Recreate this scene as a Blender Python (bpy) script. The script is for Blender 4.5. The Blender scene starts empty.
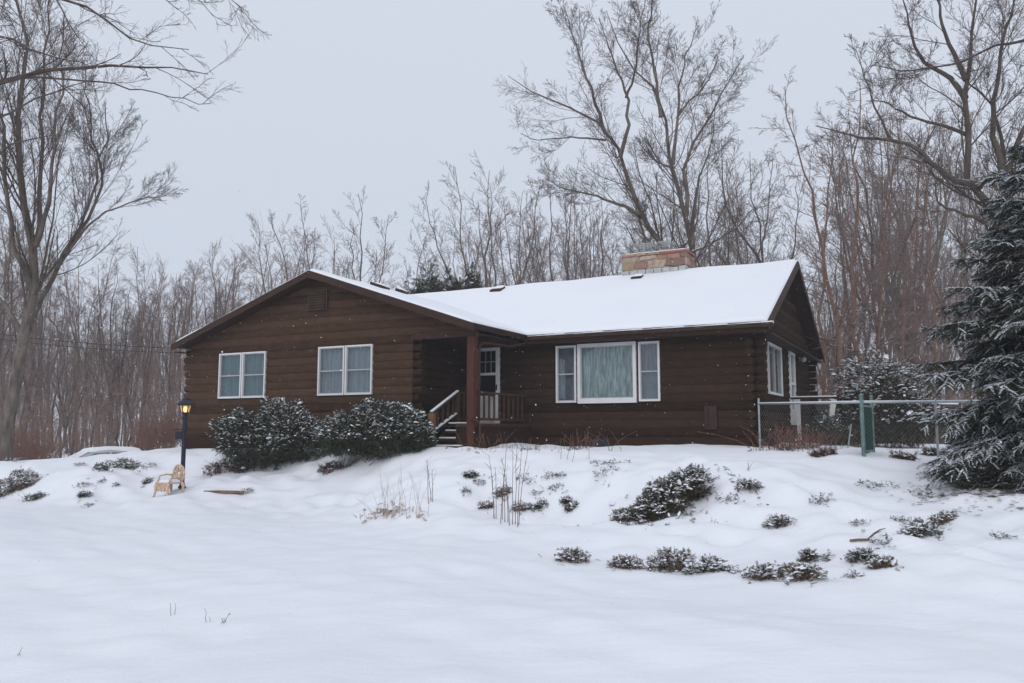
import bpy, math, random
import numpy as np
from mathutils import Vector, Matrix

S = bpy.context.scene
COL = S.collection
PI = math.pi
rad = math.radians

# ------------------------------------------------------------------ camera numbers
F_PX, HORIZON, EYE = 830.15, 432.98, 1.6
PITCH = math.atan((HORIZON - 341.5) / F_PX)
CP, SP = math.cos(PITCH), math.sin(PITCH)
YAW = 0.4789                                  # how far the house is turned from the view direction
HOUSE = (5.8714, 20.0, 1.2845)                # front right corner of the log wall, at ground level


def ray(px, row):
    a = (px - 512) / F_PX
    b = -(row - 341.5) / F_PX
    return a, CP - b * SP, SP + b * CP


def at(px, row, d):
    """world point at distance d in front of the camera that the photograph shows at px, row"""
    a, y, z = ray(px, row)
    t = d / y
    return np.array([a * t, d, EYE + z * t])


# ------------------------------------------------------------------ terrain
_cols = np.array([-260, 0, 100, 190, 300, 440, 520, 600, 700, 800, 870, 940, 1024, 1280], float)
_foot = np.array([492, 500, 510, 515, 521, 536, 550, 564, 574, 581, 584, 588, 598, 606], float)
_dtop = np.array([23, 23, 24.4, 24.3, 22.2, 19.8, 18.6, 17.6, 17, 16.6, 15.6, 14.6, 13.4, 13], float)
_trow = np.array([465, 462, 455, 449, 447.5, 449, 450, 451, 451, 452, 456, 468, 486, 493], float)
_ztop = np.array([at(c, r, d)[2] for c, r, d in zip(_cols, _trow, _dtop)])
_dfoot = np.array([EYE * F_PX / (r - HORIZON) for r in _foot])
_zback = np.array([-.1, -.15, -.1, 1.13, 1.25, 1.27, 1.28, 1.28, 1.27, 1.25, 1.2, 1.15, 1.05, 1.0])
_fine = np.linspace(-260, 1280, 155)


def _smooth(v, n=5):
    v = np.interp(_fine, _cols, v)
    k = np.ones(n) / n
    return np.convolve(np.pad(v, n // 2, mode='edge'), k, mode='valid')


_ztop_f, _dfoot_f, _dtop_f, _zback_f = _smooth(_ztop), _smooth(_dfoot), _smooth(_dtop), _smooth(_zback)
_rs = np.random.RandomState(5)
_waves = [(_rs.uniform(-1, 1, 2) * s, _rs.uniform(0, 6.28), a) for s, a, n in
          ((.5, .035, 4), (1.1, .018, 5), (2.4, .008, 6), (4.6, .0036, 6)) for _ in range(n)]


def ground(x, y):
    x = np.asarray(x, float)
    y = np.asarray(y, float)
    yy = np.maximum(y, 2.0)
    px = np.clip(512 + F_PX * 1.006 * x / yy, -260, 1280)
    df = np.interp(px, _fine, _dfoot_f)
    dt = np.interp(px, _fine, _dtop_f)
    zt = np.interp(px, _fine, _ztop_f)
    zb = np.interp(px, _fine, _zback_f)
    # uneven bank
    df = df + .5 * np.sin(x * .9 + .5 * np.sin(y * .6)) + .25 * np.sin(x * 2.1 + 1)
    t = np.clip((yy - df) / (dt - df), 0, 1)
    s = .55 * t * t * (3 - 2 * t) + .45 * np.sin(t * PI / 2) * t
    z = zt * s
    b = np.clip((yy - dt) / 3.2, 0, 1)
    z = z + (zb - zt) * b * b * (3 - 2 * b)
    far = np.clip(yy - 34, 0, None)
    lft = np.clip((px - 150) / 40, 0, 1)
    z = z + lft * ((1.25 - zb) * np.clip(far / 10, 0, 1) + .012 * far)
    w = np.zeros_like(z)
    for k, ph, a in _waves:
        w = w + a * np.sin(k[0] * 3 * x + k[1] * 3 * y + ph)
    bank = .35 + 2.1 * np.exp(-((t - .5) / .38) ** 2)
    return z + w * bank


def gz(x, y):
    return float(ground(np.array([x]), np.array([y]))[0])


def on_ground(px, row, near=3.0, far=40.0):
    """where the line of sight through px, row meets the snow"""
    a, y, z = ray(px, row)
    d = np.arange(near, far, .02)
    X = a * d / y
    Z = EYE + z * d / y
    h = Z - ground(X, d)
    i = np.nonzero(h <= 0)[0]
    if len(i) == 0:
        i = int(np.argmin(h))
    else:
        i = int(i[0])
    return float(X[i]), float(d[i]), gz(X[i], d[i])


# ------------------------------------------------------------------ materials
def new_mat(name):
    m = bpy.data.materials.new(name)
    m.use_nodes = True
    nt = m.node_tree
    return m, nt, nt.nodes['Principled BSDF']


def node(nt, kind, **kw):
    n = nt.nodes.new(kind)
    for k, v in kw.items():
        setattr(n, k, v)
    return n


def ramp(nt, fac, stops):
    r = node(nt, 'ShaderNodeValToRGB')
    e = r.color_ramp.elements
    while len(e) < len(stops):
        e.new(.5)
    for el, (p, c) in zip(e, stops):
        el.position = p
        el.color = (*c, 1)
    nt.links.new(fac, r.inputs[0])
    return r.outputs[0]


def coords(nt, scale=(1, 1, 1), kind='Object'):
    tc = node(nt, 'ShaderNodeTexCoord')
    mp = node(nt, 'ShaderNodeMapping')
    mp.inputs['Scale'].default_value = scale
    nt.links.new(tc.outputs[kind], mp.inputs[0])
    return mp.outputs[0]


def noise(nt, vec, scale, detail=4, rough=.55):
    n = node(nt, 'ShaderNodeTexNoise')
    n.inputs['Scale'].default_value = scale
    n.inputs['Detail'].default_value = detail
    n.inputs['Roughness'].default_value = rough
    if vec is not None:
        nt.links.new(vec, n.inputs['Vector'])
    return n.outputs[0]


def bump(nt, h, strength, dist, bs):
    b = node(nt, 'ShaderNodeBump')
    b.inputs['Strength'].default_value = strength
    b.inputs['Distance'].default_value = dist
    nt.links.new(h, b.inputs['Height'])
    nt.links.new(b.outputs[0], bs.inputs['Normal'])


def mixc(nt, fac, a, b):
    m = node(nt, 'ShaderNodeMix', data_type='RGBA')
    for s, v in ((m.inputs[0], fac), (m.inputs[6], a), (m.inputs[7], b)):
        if isinstance(v, (tuple, list)):
            s.default_value = (*v, 1)
        elif isinstance(v, (int, float)):
            s.default_value = v
        else:
            nt.links.new(v, s)
    return m.outputs[2]


def math_n(nt, op, a, b=None):
    m = node(nt, 'ShaderNodeMath', operation=op)
    for s, v in zip(m.inputs, (a, b)):
        if v is None:
            continue
        if isinstance(v, (int, float)):
            s.default_value = v
        else:
            nt.links.new(v, s)
    return m.outputs[0]


SNOWC = (.84, .86, .895)


def plain(name, col, rough=.6, var=.15, scale=6, metal=0, stretch=(1, 1, 1), bumpy=0.0):
    m, nt, bs = new_mat(name)
    v = coords(nt, stretch)
    n = noise(nt, v, scale)
    lo = tuple(c * (1 - var) for c in col)
    hi = tuple(min(1, c * (1 + var)) for c in col)
    nt.links.new(ramp(nt, n, [(.3, lo), (.7, hi)]), bs.inputs['Base Color'])
    bs.inputs['Roughness'].default_value = rough
    bs.inputs['Metallic'].default_value = metal
    if not metal:
        bs.inputs['Specular IOR Level'].default_value = .18
    if bumpy:
        bump(nt, n, bumpy, .02, bs)
    return m


def snow_mat(name, bscale=3.0, bstr=.25):
    m, nt, bs = new_mat(name)
    v = coords(nt)
    n1 = noise(nt, v, .35, 3)
    n2 = noise(nt, v, bscale, 6, .6)
    n3 = noise(nt, v, 60, 2)
    nt.links.new(ramp(nt, n1, [(.3, (.77, .80, .85)), (.7, (.805, .83, .87))]), bs.inputs['Base Color'])
    bs.inputs['Roughness'].default_value = .75
    bs.inputs['Specular IOR Level'].default_value = .25
    n4 = noise(nt, coords(nt, (.6, 2.6, 1)), 1.1, 4)
    h = math_n(nt, 'ADD', math_n(nt, 'ADD', n2, math_n(nt, 'MULTIPLY', n4, 1.2)), math_n(nt, 'MULTIPLY', n3, .25))
    bump(nt, h, bstr, .05, bs)
    return m


def snowed(nt, bs, col, amount, thr=.45, nscale=5.0):
    """snow lying on the upward side of a surface, broken up by noise"""
    g = node(nt, 'ShaderNodeNewGeometry')
    sep = node(nt, 'ShaderNodeSeparateXYZ')
    nt.links.new(g.outputs['Normal'], sep.inputs[0])
    n = noise(nt, coords(nt), nscale, 3)
    a = math_n(nt, 'SUBTRACT', sep.outputs[2], thr)
    b = math_n(nt, 'ADD', math_n(nt, 'MULTIPLY', a, 3.0), math_n(nt, 'MULTIPLY', math_n(nt, 'SUBTRACT', n, 1 - amount), 5.0))
    c = node(nt, 'ShaderNodeClamp')
    nt.links.new(b, c.inputs[0])
    nt.links.new(mixc(nt, c.outputs[0], col, SNOWC), bs.inputs['Base Color'])


def bark(name, lo, hi, snow=.35, scale=9, stretch=(1, 1, .25)):
    m, nt, bs = new_mat(name)
    v = coords(nt, stretch)
    n = noise(nt, v, scale, 5, .6)
    c = ramp(nt, n, [(.3, lo), (.72, hi)])
    bs.inputs['Roughness'].default_value = .9
    bs.inputs['Specular IOR Level'].default_value = .15
    snowed(nt, bs, c, snow, .55)
    bump(nt, n, .6, .03, bs)
    return m


def leaf(name, cols, rough=.7):
    m, nt, bs = new_mat(name)
    g = node(nt, 'ShaderNodeNewGeometry')
    st = [(i / max(1, len(cols) - 1), c) for i, c in enumerate(cols)]
    c = ramp(nt, g.outputs['Random Per Island'], st)
    n = noise(nt, coords(nt), 2.2, 2)
    k = ramp(nt, n, [(.3, (.65, .65, .65)), (.7, (1.2, 1.2, 1.2))])
    mx = node(nt, 'ShaderNodeMix', data_type='RGBA', blend_type='MULTIPLY')
    mx.inputs[0].default_value = 1
    nt.links.new(c, mx.inputs[6])
    nt.links.new(k, mx.inputs[7])
    nt.links.new(mx.outputs[2], bs.inputs['Base Color'])
    bs.inputs['Roughness'].default_value = rough
    bs.inputs['Specular IOR Level'].default_value = .2
    return m


def log_mat(name, lo, hi, course):
    m, nt, bs = new_mat(name)
    tc = node(nt, 'ShaderNodeTexCoord')
    sep = node(nt, 'ShaderNodeSeparateXYZ')
    nt.links.new(tc.outputs['Object'], sep.inputs[0])
    row = math_n(nt, 'FLOOR', math_n(nt, 'DIVIDE', sep.outputs[2], course))
    wn = node(nt, 'ShaderNodeTexWhiteNoise', noise_dimensions='1D')
    nt.links.new(row, wn.inputs['W'])
    grain = noise(nt, coords(nt, (1.2, 1.2, 22)), 2.4, 6, .65)
    blot = noise(nt, coords(nt, (1.6, 1.6, 3.2)), 2.2, 6, .7)
    f = math_n(nt, 'ADD', math_n(nt, 'MULTIPLY', grain, .55),
               math_n(nt, 'ADD', math_n(nt, 'MULTIPLY', wn.outputs[0], .28), math_n(nt, 'MULTIPLY', blot, .5)))
    nt.links.new(ramp(nt, f, [(.45, lo), (.92, hi)]), bs.inputs['Base Color'])
    bs.inputs['Roughness'].default_value = .9
    bs.inputs['Specular IOR Level'].default_value = .06
    bump(nt, grain, .5, .02, bs)
    return m


def glass_mat(name, tint=(.9, .95, .97)):
    m = bpy.data.materials.new(name)
    m.use_nodes = True
    nt = m.node_tree
    nt.nodes.remove(nt.nodes['Principled BSDF'])
    out = nt.nodes['Material Output']
    lw = node(nt, 'ShaderNodeLayerWeight')
    lw.inputs[0].default_value = .5
    f = math_n(nt, 'ADD', math_n(nt, 'MULTIPLY', math_n(nt, 'POWER', lw.outputs['Facing'], 4.0), .85), .06)
    tr = node(nt, 'ShaderNodeBsdfTransparent')
    tr.inputs[0].default_value = (*tint, 1)
    gl = node(nt, 'ShaderNodeBsdfGlossy')
    gl.inputs['Roughness'].default_value = .02
    n = noise(nt, coords(nt), 1.4, 2)
    b = node(nt, 'ShaderNodeBump')
    b.inputs['Strength'].default_value = .04
    nt.links.new(n, b.inputs['Height'])
    nt.links.new(b.outputs[0], gl.inputs['Normal'])
    mx = node(nt, 'ShaderNodeMixShader')
    nt.links.new(f, mx.inputs[0])
    nt.links.new(tr.outputs[0], mx.inputs[1])
    nt.links.new(gl.outputs[0], mx.inputs[2])
    nt.links.new(mx.outputs[0], out.inputs[0])
    return m


COURSE = .215
M = dict(
    ground_snow=snow_mat('ground_snow', 2.4, .42), roof_snow=snow_mat('roof_snow', 1.6, .12),
    clump_snow=snow_mat('clump_snow', 14, .4),
    log=log_mat('stained_log', (.019, .0106, .007), (.055, .032, .0215), COURSE),
    wing_log=log_mat('paler_log', (.036, .020, .012), (.098, .057, .036), COURSE),  # wing logs are a paler brown than the main wall
    skirt=log_mat('skirt_board', (.026, .013, .0095), (.05, .026, .018), .3),
    trim_brown=plain('brown_trim', (.042, .021, .0145), .6, .25, 5, 0, (1, 1, 8)),
    post_red=plain('red_brown_post', (.078, .027, .0165), .6, .25, 6, 0, (5, 5, .6)),
    rail_wood=plain('rail_wood', (.07, .038, .025), .7, .25, 6),
    newel=plain('newel_wood', (.21, .115, .06), .7, .2, 6, 0, (5, 5, .6)),
    white=plain('white_paint', (.66, .66, .655), .5, .05, 3),
    offwhite=plain('weathered_white_paint', (.62, .62, .61), .6, .1, 5),
    door_white=plain('door_white_paint', (.80, .80, .80), .45, .05, 3),
    sash=plain('grey_sash', (.40, .41, .42), .5, .08, 5),
    glass=glass_mat('window_glass'),
    curtain_teal=plain('teal_curtain', (.10, .15, .165), .9, .25, 3, 0, (9, 9, .5)),
    curtain_grey=plain('grey_curtain', (.20, .215, .235), .9, .25, 3, 0, (9, 9, .5)),
    curtain_lace=plain('lace_curtain', (.26, .30, .28), .9, .6, 4, 0, (4.5, 4.5, .7)),
    screen=plain('window_screen', (.15, .155, .17), .8, .3, 5, 0, (3, 3, 1)),
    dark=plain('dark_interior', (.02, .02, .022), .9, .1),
    black=plain('black_paint', (.018, .018, .02), .45, .2, 8),
    navy=plain('navy_painted_metal', (.022, .024, .038), .4, .2, 8),
    galv=plain('galvanised_steel', (.36, .39, .39), .45, .15, 12, .6),
    green=plain('green_steel', (.14, .215, .20), .55, .3, 9, .2),
    green_wire=plain('green_wire', (.015, .06, .05), .6, .2, 9),
    old_wood=plain('weathered_fence_board', (.075, .058, .05), .85, .3, 4, 0, (6, 6, .5), .3),
    plank=plain('bare_plank', (.20, .12, .075), .8, .3, 7),
    rust=plain('rusty_cast_metal', (.60, .44, .33), .8, .3, 18, 0, (1, 1, 1), .3),
    flash=plain('metal_flashing', (.42, .43, .42), .5, .2, 7, .3),
    gvent=plain('gable_vent_brown', (.06, .037, .026), .7, .25, 6),
    vent=plain('vent_brown', (.04, .02, .017), .6, .2, 6),
    bark_grey=bark('grey_bark', (.075, .06, .05), (.20, .168, .145), .44),
    bark_dark=bark('dark_bark', (.055, .044, .038), (.14, .114, .10), .42),
    bark_birch=bark('red_birch_bark', (.115, .066, .05), (.29, .19, .145), .46, 16, (1, 1, 1.6)),
    twig=bark('bare_twig', (.125, .092, .08), (.24, .18, .158), .36),  # twigs of the far woods, colour lightened to stand in for haze
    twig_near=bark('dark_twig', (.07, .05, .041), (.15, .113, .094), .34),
    twig_red=bark('reddish_twig', (.13, .082, .067), (.24, .16, .135), .34),
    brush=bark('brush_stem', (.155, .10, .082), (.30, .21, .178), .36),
    brush_red=bark('red_brush_stem', (.15, .08, .06), (.26, .15, .12), .2),
    yew=leaf('yew_leaf', [(.02, .027, .015), (.042, .05, .03), (.08, .086, .055)]),
    spruce=leaf('spruce_needle', [(.013, .02, .011), (.025, .036, .021), (.05, .06, .038)]),
    juniper=leaf('juniper_leaf', [(.026, .027, .017), (.06, .055, .034), (.115, .09, .06)]),
    juniper_brown=leaf('browned_leaf', [(.05, .038, .024), (.115, .08, .052), (.19, .135, .088)]),
    dead_leaf=leaf('dead_leaf', [(.05, .026, .017), (.10, .05, .03), (.15, .085, .055)]),
    straw=leaf('dry_straw', [(.30, .21, .13), (.42, .31, .21), (.2, .125, .075)]),
    stalk=plain('dry_stalk', (.16, .115, .085), .8, .3, 9),
    far_conifer=leaf('far_conifer_leaf', [(.022, .028, .016), (.045, .05, .028), (.08, .078, .045)]),
)


def stone_mat():
    m, nt, bs = new_mat('field_stone')
    g = node(nt, 'ShaderNodeNewGeometry')
    c = ramp(nt, g.outputs['Random Per Island'], [(0, (.20, .12, .085)), (.2, (.47, .36, .295)), (.4, (.34, .105, .08)),
                                                 (.6, (.30, .25, .15)), (.8, (.47, .27, .21)), (1, (.16, .10, .075))])
    n = noise(nt, coords(nt), 7, 5)
    c2 = mixc(nt, ramp(nt, n, [(.45, (0, 0, 0)), (.7, (.7, .7, .7))]), c, (.20, .15, .11))
    nt.links.new(c2, bs.inputs['Base Color'])
    bs.inputs['Roughness'].default_value = .85
    bump(nt, n, .7, .04, bs)
    return m


M['stone'] = stone_mat()
M['mortar'] = plain('mortar', (.42, .36, .30), .9, .15, 8)
M['car_paint'] = plain('grey_car_paint', (.42, .44, .47), .35, .05, 4)
M['tyre'] = plain('tyre_rubber', (.02, .02, .02), .8, .2, 9)
M['rim'] = plain('wheel_rim', (.4, .4, .42), .35, .1, 9, .8)
M['car_glass'] = plain('dark_car_glass', (.10, .11, .125), .12, .2, 4)
M['frost_glass'] = plain('snowy_windscreen', (.70, .72, .75), .6, .15, 5)


def emit(name, col, s):
    m, nt, bs = new_mat(name)
    bs.inputs['Base Color'].default_value = (*col, 1)
    bs.inputs['Emission Color'].default_value = (*col, 1)
    bs.inputs['Emission Strength'].default_value = s
    return m


M['bulb'] = emit('lit_bulb', (1.0, .55, .17), 3.2)
M['lamp_glass'] = emit('lit_lamp_glass', (1.0, .60, .26), .22)
M['lamp_glass'].node_tree.nodes['Principled BSDF'].inputs['Alpha'].default_value = .45


# ------------------------------------------------------------------ objects
def tag(o, label=None, cat=None, group=None, kind=None):
    for k, v in (('label', label), ('category', cat), ('group', group), ('kind', kind)):
        if v:
            o[k] = v
    return o


def empty(name, loc, rz=0, **kw):
    o = bpy.data.objects.new(name, None)
    o.empty_display_size = .2
    COL.objects.link(o)
    o.location = loc
    o.rotation_euler = (0, 0, rz)
    return tag(o, **kw)


def link(name, me, parent=None, **kw):
    o = bpy.data.objects.new(name, me)
    COL.objects.link(o)
    if parent is not None:
        o.parent = parent
    return tag(o, **kw)


def np_mesh(name, V, Q, mats, midx=None, smooth=False):
    """mesh from a vertex array and an array of quads (or triangles)"""
    V = np.asarray(V, np.float32).reshape(-1, 3)
    Q = np.asarray(Q, np.int32)
    n, k = Q.shape
    me = bpy.data.meshes.new(name)
    me.vertices.add(len(V))
    me.vertices.foreach_set('co', V.ravel())
    me.loops.add(n * k)
    me.loops.foreach_set('vertex_index', Q.ravel())
    me.polygons.add(n)
    me.polygons.foreach_set('loop_start', np.arange(0, n * k, k, dtype=np.int32))
    if midx is not None:
        me.polygons.foreach_set('material_index', np.asarray(midx, np.int32))
    me.polygons.foreach_set('use_smooth', np.full(n, smooth))
    for m in (mats if isinstance(mats, (list, tuple)) else [mats]):
        me.materials.append(m)
    me.update(calc_edges=True)
    return me


class MB:
    """collects boxes, bars, tubes and sheets; build() links them as ONE mesh object"""

    def __init__(s):
        s.v, s.f, s.m = [], [], []
        s.mi = 0

    def add(s, verts, faces):
        o = len(s.v)
        s.v += [tuple(map(float, p)) for p in verts]
        s.f += [tuple(i + o for i in f) for f in faces]
        s.m += [s.mi] * len(faces)
        return s

    def hexa(s, p):
        return s.add(p, [(3, 2, 1, 0), (4, 5, 6, 7), (0, 1, 5, 4), (1, 2, 6, 5), (2, 3, 7, 6), (3, 0, 4, 7)])

    def box(s, x0, y0, z0, x1, y1, z1):
        x0, x1 = sorted((x0, x1)); y0, y1 = sorted((y0, y1)); z0, z1 = sorted((z0, z1))
        return s.hexa([(x0, y0, z0), (x1, y0, z0), (x1, y1, z0), (x0, y1, z0),
                       (x0, y0, z1), (x1, y0, z1), (x1, y1, z1), (x0, y1, z1)])

    def bar(s, a, b, w, h, up=(0, 0, 1)):
        a, b, up = Vector(a), Vector(b), Vector(up)
        t = (b - a).normalized()
        u = t.cross(up).normalized() * (w / 2)
        v = u.cross(t).normalized() * (h / 2)
        return s.hexa([a - u - v, a + u - v, a + u + v, a - u + v, b - u - v, b + u - v, b + u + v, b - u + v])

    def tube(s, pts, r, n=8, caps=True):
        pts = [Vector(p) for p in pts]
        rs = r if isinstance(r, (list, tuple)) else [r] * len(pts)
        o = len(s.v)
        ref = None
        for i, p in enumerate(pts):
            t = (pts[min(i + 1, len(pts) - 1)] - pts[max(i - 1, 0)]).normalized()
            if ref is None:
                ref = Vector((0, 0, 1)) if abs(t.z) < .9 else Vector((1, 0, 0))
            u = t.cross(ref).normalized()
            v = t.cross(u)
            for j in range(n):
                a = 2 * PI * j / n
                s.v.append(tuple(p + (u * math.cos(a) + v * math.sin(a)) * rs[i]))
        k = len(pts)
        for i in range(k - 1):
            for j in range(n):
                s.f.append((o + i * n + j, o + i * n + (j + 1) % n, o + (i + 1) * n + (j + 1) % n, o + (i + 1) * n + j))
                s.m.append(s.mi)
        if caps:
            s.f.append(tuple(o + j for j in reversed(range(n)))); s.m.append(s.mi)
            s.f.append(tuple(o + (k - 1) * n + j for j in range(n))); s.m.append(s.mi)
        return s

    def lathe(s, prof, n=16, c=(0, 0, 0)):
        o = len(s.v)
        for r, z in prof:
            for j in range(n):
                a = 2 * PI * j / n
                s.v.append((c[0] + r * math.cos(a), c[1] + r * math.sin(a), c[2] + z))
        for i in range(len(prof) - 1):
            for j in range(n):
                s.f.append((o + i * n + j, o + i * n + (j + 1) % n, o + (i + 1) * n + (j + 1) % n, o + (i + 1) * n + j))
                s.m.append(s.mi)
        return s

    def prism(s, poly, fn0, fn1):
        """closed outline poly, each point mapped to both ends"""
        a = [fn0(*p) for p in poly]
        b = [fn1(*p) for p in poly]
        n = len(poly)
        return s.add(a + b, [tuple(reversed(range(n))), tuple(range(n, 2 * n))] +
                     [(i, (i + 1) % n, n + (i + 1) % n, n + i) for i in range(n)])

    def build(s, name, mats, parent=None, smooth=False, bevel=0, **kw):
        me = bpy.data.meshes.new(name)
        me.from_pydata(s.v, [], s.f)
        for m in (mats if isinstance(mats, (list, tuple)) else [mats]):
            me.materials.append(m)
        me.polygons.foreach_set('material_index', s.m)
        if smooth:
            me.polygons.foreach_set('use_smooth', [True] * len(me.polygons))
        me.update()
        o = link(name, me, parent, **kw)
        if bevel:
            b = o.modifiers.new('bevel', 'BEVEL')
            b.width = bevel
            b.segments = 2
            b.limit_method = 'ANGLE'
        return o


def copy_tree(o, parent=None):
    c = o.copy()
    COL.objects.link(c)
    if parent is not None:
        c.parent = parent
    for ch in o.children:
        copy_tree(ch, c)
    return c


# ------------------------------------------------------------------ tubes in bulk, for bare trees
class Tubes:
    def __init__(s):
        s.g = {}

    def add(s, P, R, sides):
        s.g.setdefault((P.shape[1], sides), []).append((P, R))

    def mesh(s, name, mat):
        VV, QQ, off = [], [], 0
        for (k, n), lst in s.g.items():
            P = np.concatenate([a for a, _ in lst])
            R = np.concatenate([b for _, b in lst])
            N = len(P)
            T = np.empty_like(P)
            T[:, 1:-1] = P[:, 2:] - P[:, :-2]
            T[:, 0] = P[:, 1] - P[:, 0]
            T[:, -1] = P[:, -1] - P[:, -2]
            T /= np.linalg.norm(T, axis=2, keepdims=True) + 1e-9
            mean = T.mean(1)
            ref = np.where(np.abs(mean[:, 2:3]) < .8, np.array([[0, 0, 1.]]), np.array([[1., 0, 0]]))[:, None, :]
            U = np.cross(T, np.broadcast_to(ref, T.shape))
            U /= np.linalg.norm(U, axis=2, keepdims=True) + 1e-9
            W = np.cross(T, U)
            a = np.arange(n) * 2 * PI / n
            V = P[:, :, None, :] + R[:, :, None, None] * (np.cos(a)[None, None, :, None] * U[:, :, None, :] +
                                                          np.sin(a)[None, None, :, None] * W[:, :, None, :])
            VV.append(V.reshape(-1, 3))
            i, j = np.meshgrid(np.arange(k - 1), np.arange(n), indexing='ij')
            q = np.stack([i * n + j, i * n + (j + 1) % n, (i + 1) * n + (j + 1) % n, (i + 1) * n + j], -1).reshape(-1, 4)
            QQ.append((np.arange(N)[:, None, None] * (k * n) + q[None] + off).reshape(-1, 4))
            off += N * k * n
        return np_mesh(name, np.concatenate(VV), np.concatenate(QQ), mat, smooth=True)


def norm(v):
    return v / (np.linalg.norm(v, axis=-1, keepdims=True) + 1e-9)


def resample(pts, k):
    pts = np.asarray(pts, float)
    # Catmull-Rom through the given points
    d = np.r_[0, np.cumsum(np.linalg.norm(np.diff(pts, axis=0), axis=1))]
    tt = np.linspace(0, d[-1], k)
    out = np.empty((k, 3))
    e = np.vstack([2 * pts[0] - pts[1], pts, 2 * pts[-1] - pts[-2]])
    for n, t in enumerate(tt):
        i = min(np.searchsorted(d, t, side='right') - 1, len(pts) - 2)
        u = (t - d[i]) / (d[i + 1] - d[i] + 1e-9)
        p0, p1, p2, p3 = e[i], e[i + 1], e[i + 2], e[i + 3]
        out[n] = .5 * ((2 * p1) + (-p0 + p2) * u + (2 * p0 - 5 * p1 + 4 * p2 - p3) * u * u + (-p0 + 3 * p1 - 3 * p2 + p3) * u ** 3)
    return out


def grow(P, R, L, rs, n, lenr=(.4, .6), ang=(30, 55), up=.1, wob=.16, t=(.3, 1.), k=4, rr=.6, rmin=.006, shape=.45,
         rise=0., flat=0.):
    """children of every branch in P (N,k,3); returns their points, radii and lengths"""
    N, kp, _ = P.shape
    idx = np.repeat(np.arange(N), n)
    m = len(idx)
    st = (np.tile(np.arange(n), N) + rs.uniform(0, 1, m)) / n
    tt = t[0] + (t[1] - t[0]) * st
    f = tt * (kp - 1)
    i = np.minimum(f.astype(int), kp - 2)
    u = (f - i)[:, None]
    base = P[idx, i] * (1 - u) + P[idx, i + 1] * u
    tan = norm(P[idx, i + 1] - P[idx, i])
    r0 = (R[idx, i] * (1 - u[:, 0]) + R[idx, i + 1] * u[:, 0])
    w = rs.normal(size=(m, 3))
    w[:, 2] *= 1 - flat
    w = norm(w - (w * tan).sum(1, keepdims=True) * tan)
    a = np.radians(rs.uniform(ang[0], ang[1], m))[:, None]
    d = np.cos(a) * tan + np.sin(a) * w
    d[:, 2] += rise
    d = norm(d)
    ln = L[idx] * rs.uniform(lenr[0], lenr[1], m) * (1 - shape * tt)
    step = (ln / (k - 1))[:, None]
    C = np.empty((m, k, 3))
    C[:, 0] = base
    for j in range(1, k):
        d = d + rs.normal(size=(m, 3)) * wob
        d[:, 2] += up
        d = norm(d)
        C[:, j] = C[:, j - 1] + d * step
    ra = np.maximum(r0 * rr, rmin)[:, None]
    RR = np.maximum(ra * np.linspace(1, .35, k)[None], rmin * .8)
    return C, RR, ln


def make_tree(trunks, levels, seed, trunk_sides=9):
    """trunks: list of (points, r0, r1); levels: list of dicts for grow(); returns (trunk tubes, crown tubes)"""
    rs = np.random.RandomState(seed)
    tr, cr = Tubes(), Tubes()
    cur = []
    for pts, r0, r1 in trunks:
        K = 14
        p = resample(pts, K)
        ln = np.linalg.norm(np.diff(p, axis=0), axis=1).sum()
        wb = rs.normal(size=(K, 3)) * ln * .006
        wb[0] = 0
        p = p + wb
        t = np.linspace(0, 1, K)
        r = r0 + (r1 - r0) * t ** .75
        if r0 > .14:
            r = r * (1 + .5 * np.exp(-t * 22))
        tr.add(p[None], r[None], trunk_sides)
        cur.append((p, r, ln))
    P = np.stack([c[0] for c in cur])
    R = np.stack([c[1] for c in cur])
    L = np.array([c[2] for c in cur])
    L0 = L.copy()
    L = .45 * L + .30 * L.max()
    for li, lv in enumerate(levels):
        lv = dict(lv)
        sides = lv.pop('sides', 3)
        n_ = lv['n']
        P, R, L = grow(P, R, L, rs, **lv)
        if li == 0:                          # short stems carry fewer limbs
            keep = rs.rand(len(L)) < np.repeat(np.clip(1.25 * L0 / L0.max(), .25, 1), n_)
            P, R, L = P[keep], R[keep], L[keep]
        (tr if lv.get('rmin', 0) > .025 else cr).add(P, R, sides)
    return tr, cr


def tree_thing(name, loc, trunks, levels, seed, bark_m, twig_m, rz=0, **kw):
    root = empty(name, loc, rz, **kw)
    tr, cr = make_tree(trunks, levels, seed)
    link('trunk', tr.mesh('trunk', bark_m), root)
    link('crown', cr.mesh('crown', twig_m), root)
    return root
# ------------------------------------------------------------------ ground sheet
def axis(segs):
    out = [segs[0][0]]
    for a, b, st in segs:
        n = max(1, int(round((b - a) / st)))
        out += list(np.linspace(a, b, n + 1)[1:])
    return np.array(out)


gx = axis([(-160, -60, 10), (-60, -24, 2), (-24, -16, .5), (-16, 13, .13), (13, 24, .5), (24, 60, 2), (60, 160, 10)])
gy = axis([(-60, 0, 5), (0, 4, .5), (4, 27, .12), (27, 34, .5), (34, 60, 2), (60, 190, 10)])
X, Y = np.meshgrid(gx, gy)
Z = ground(X, Y)
nx, ny = len(gx), len(gy)
i, j = np.meshgrid(np.arange(nx - 1), np.arange(ny - 1))
b0 = j * nx + i
Q = np.stack([b0, b0 + 1, b0 + nx + 1, b0 + nx], -1).reshape(-1, 4)
link('ground', np_mesh('ground', np.stack([X, Y, Z], -1), Q, M['ground_snow'], smooth=True), kind='structure')

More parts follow.
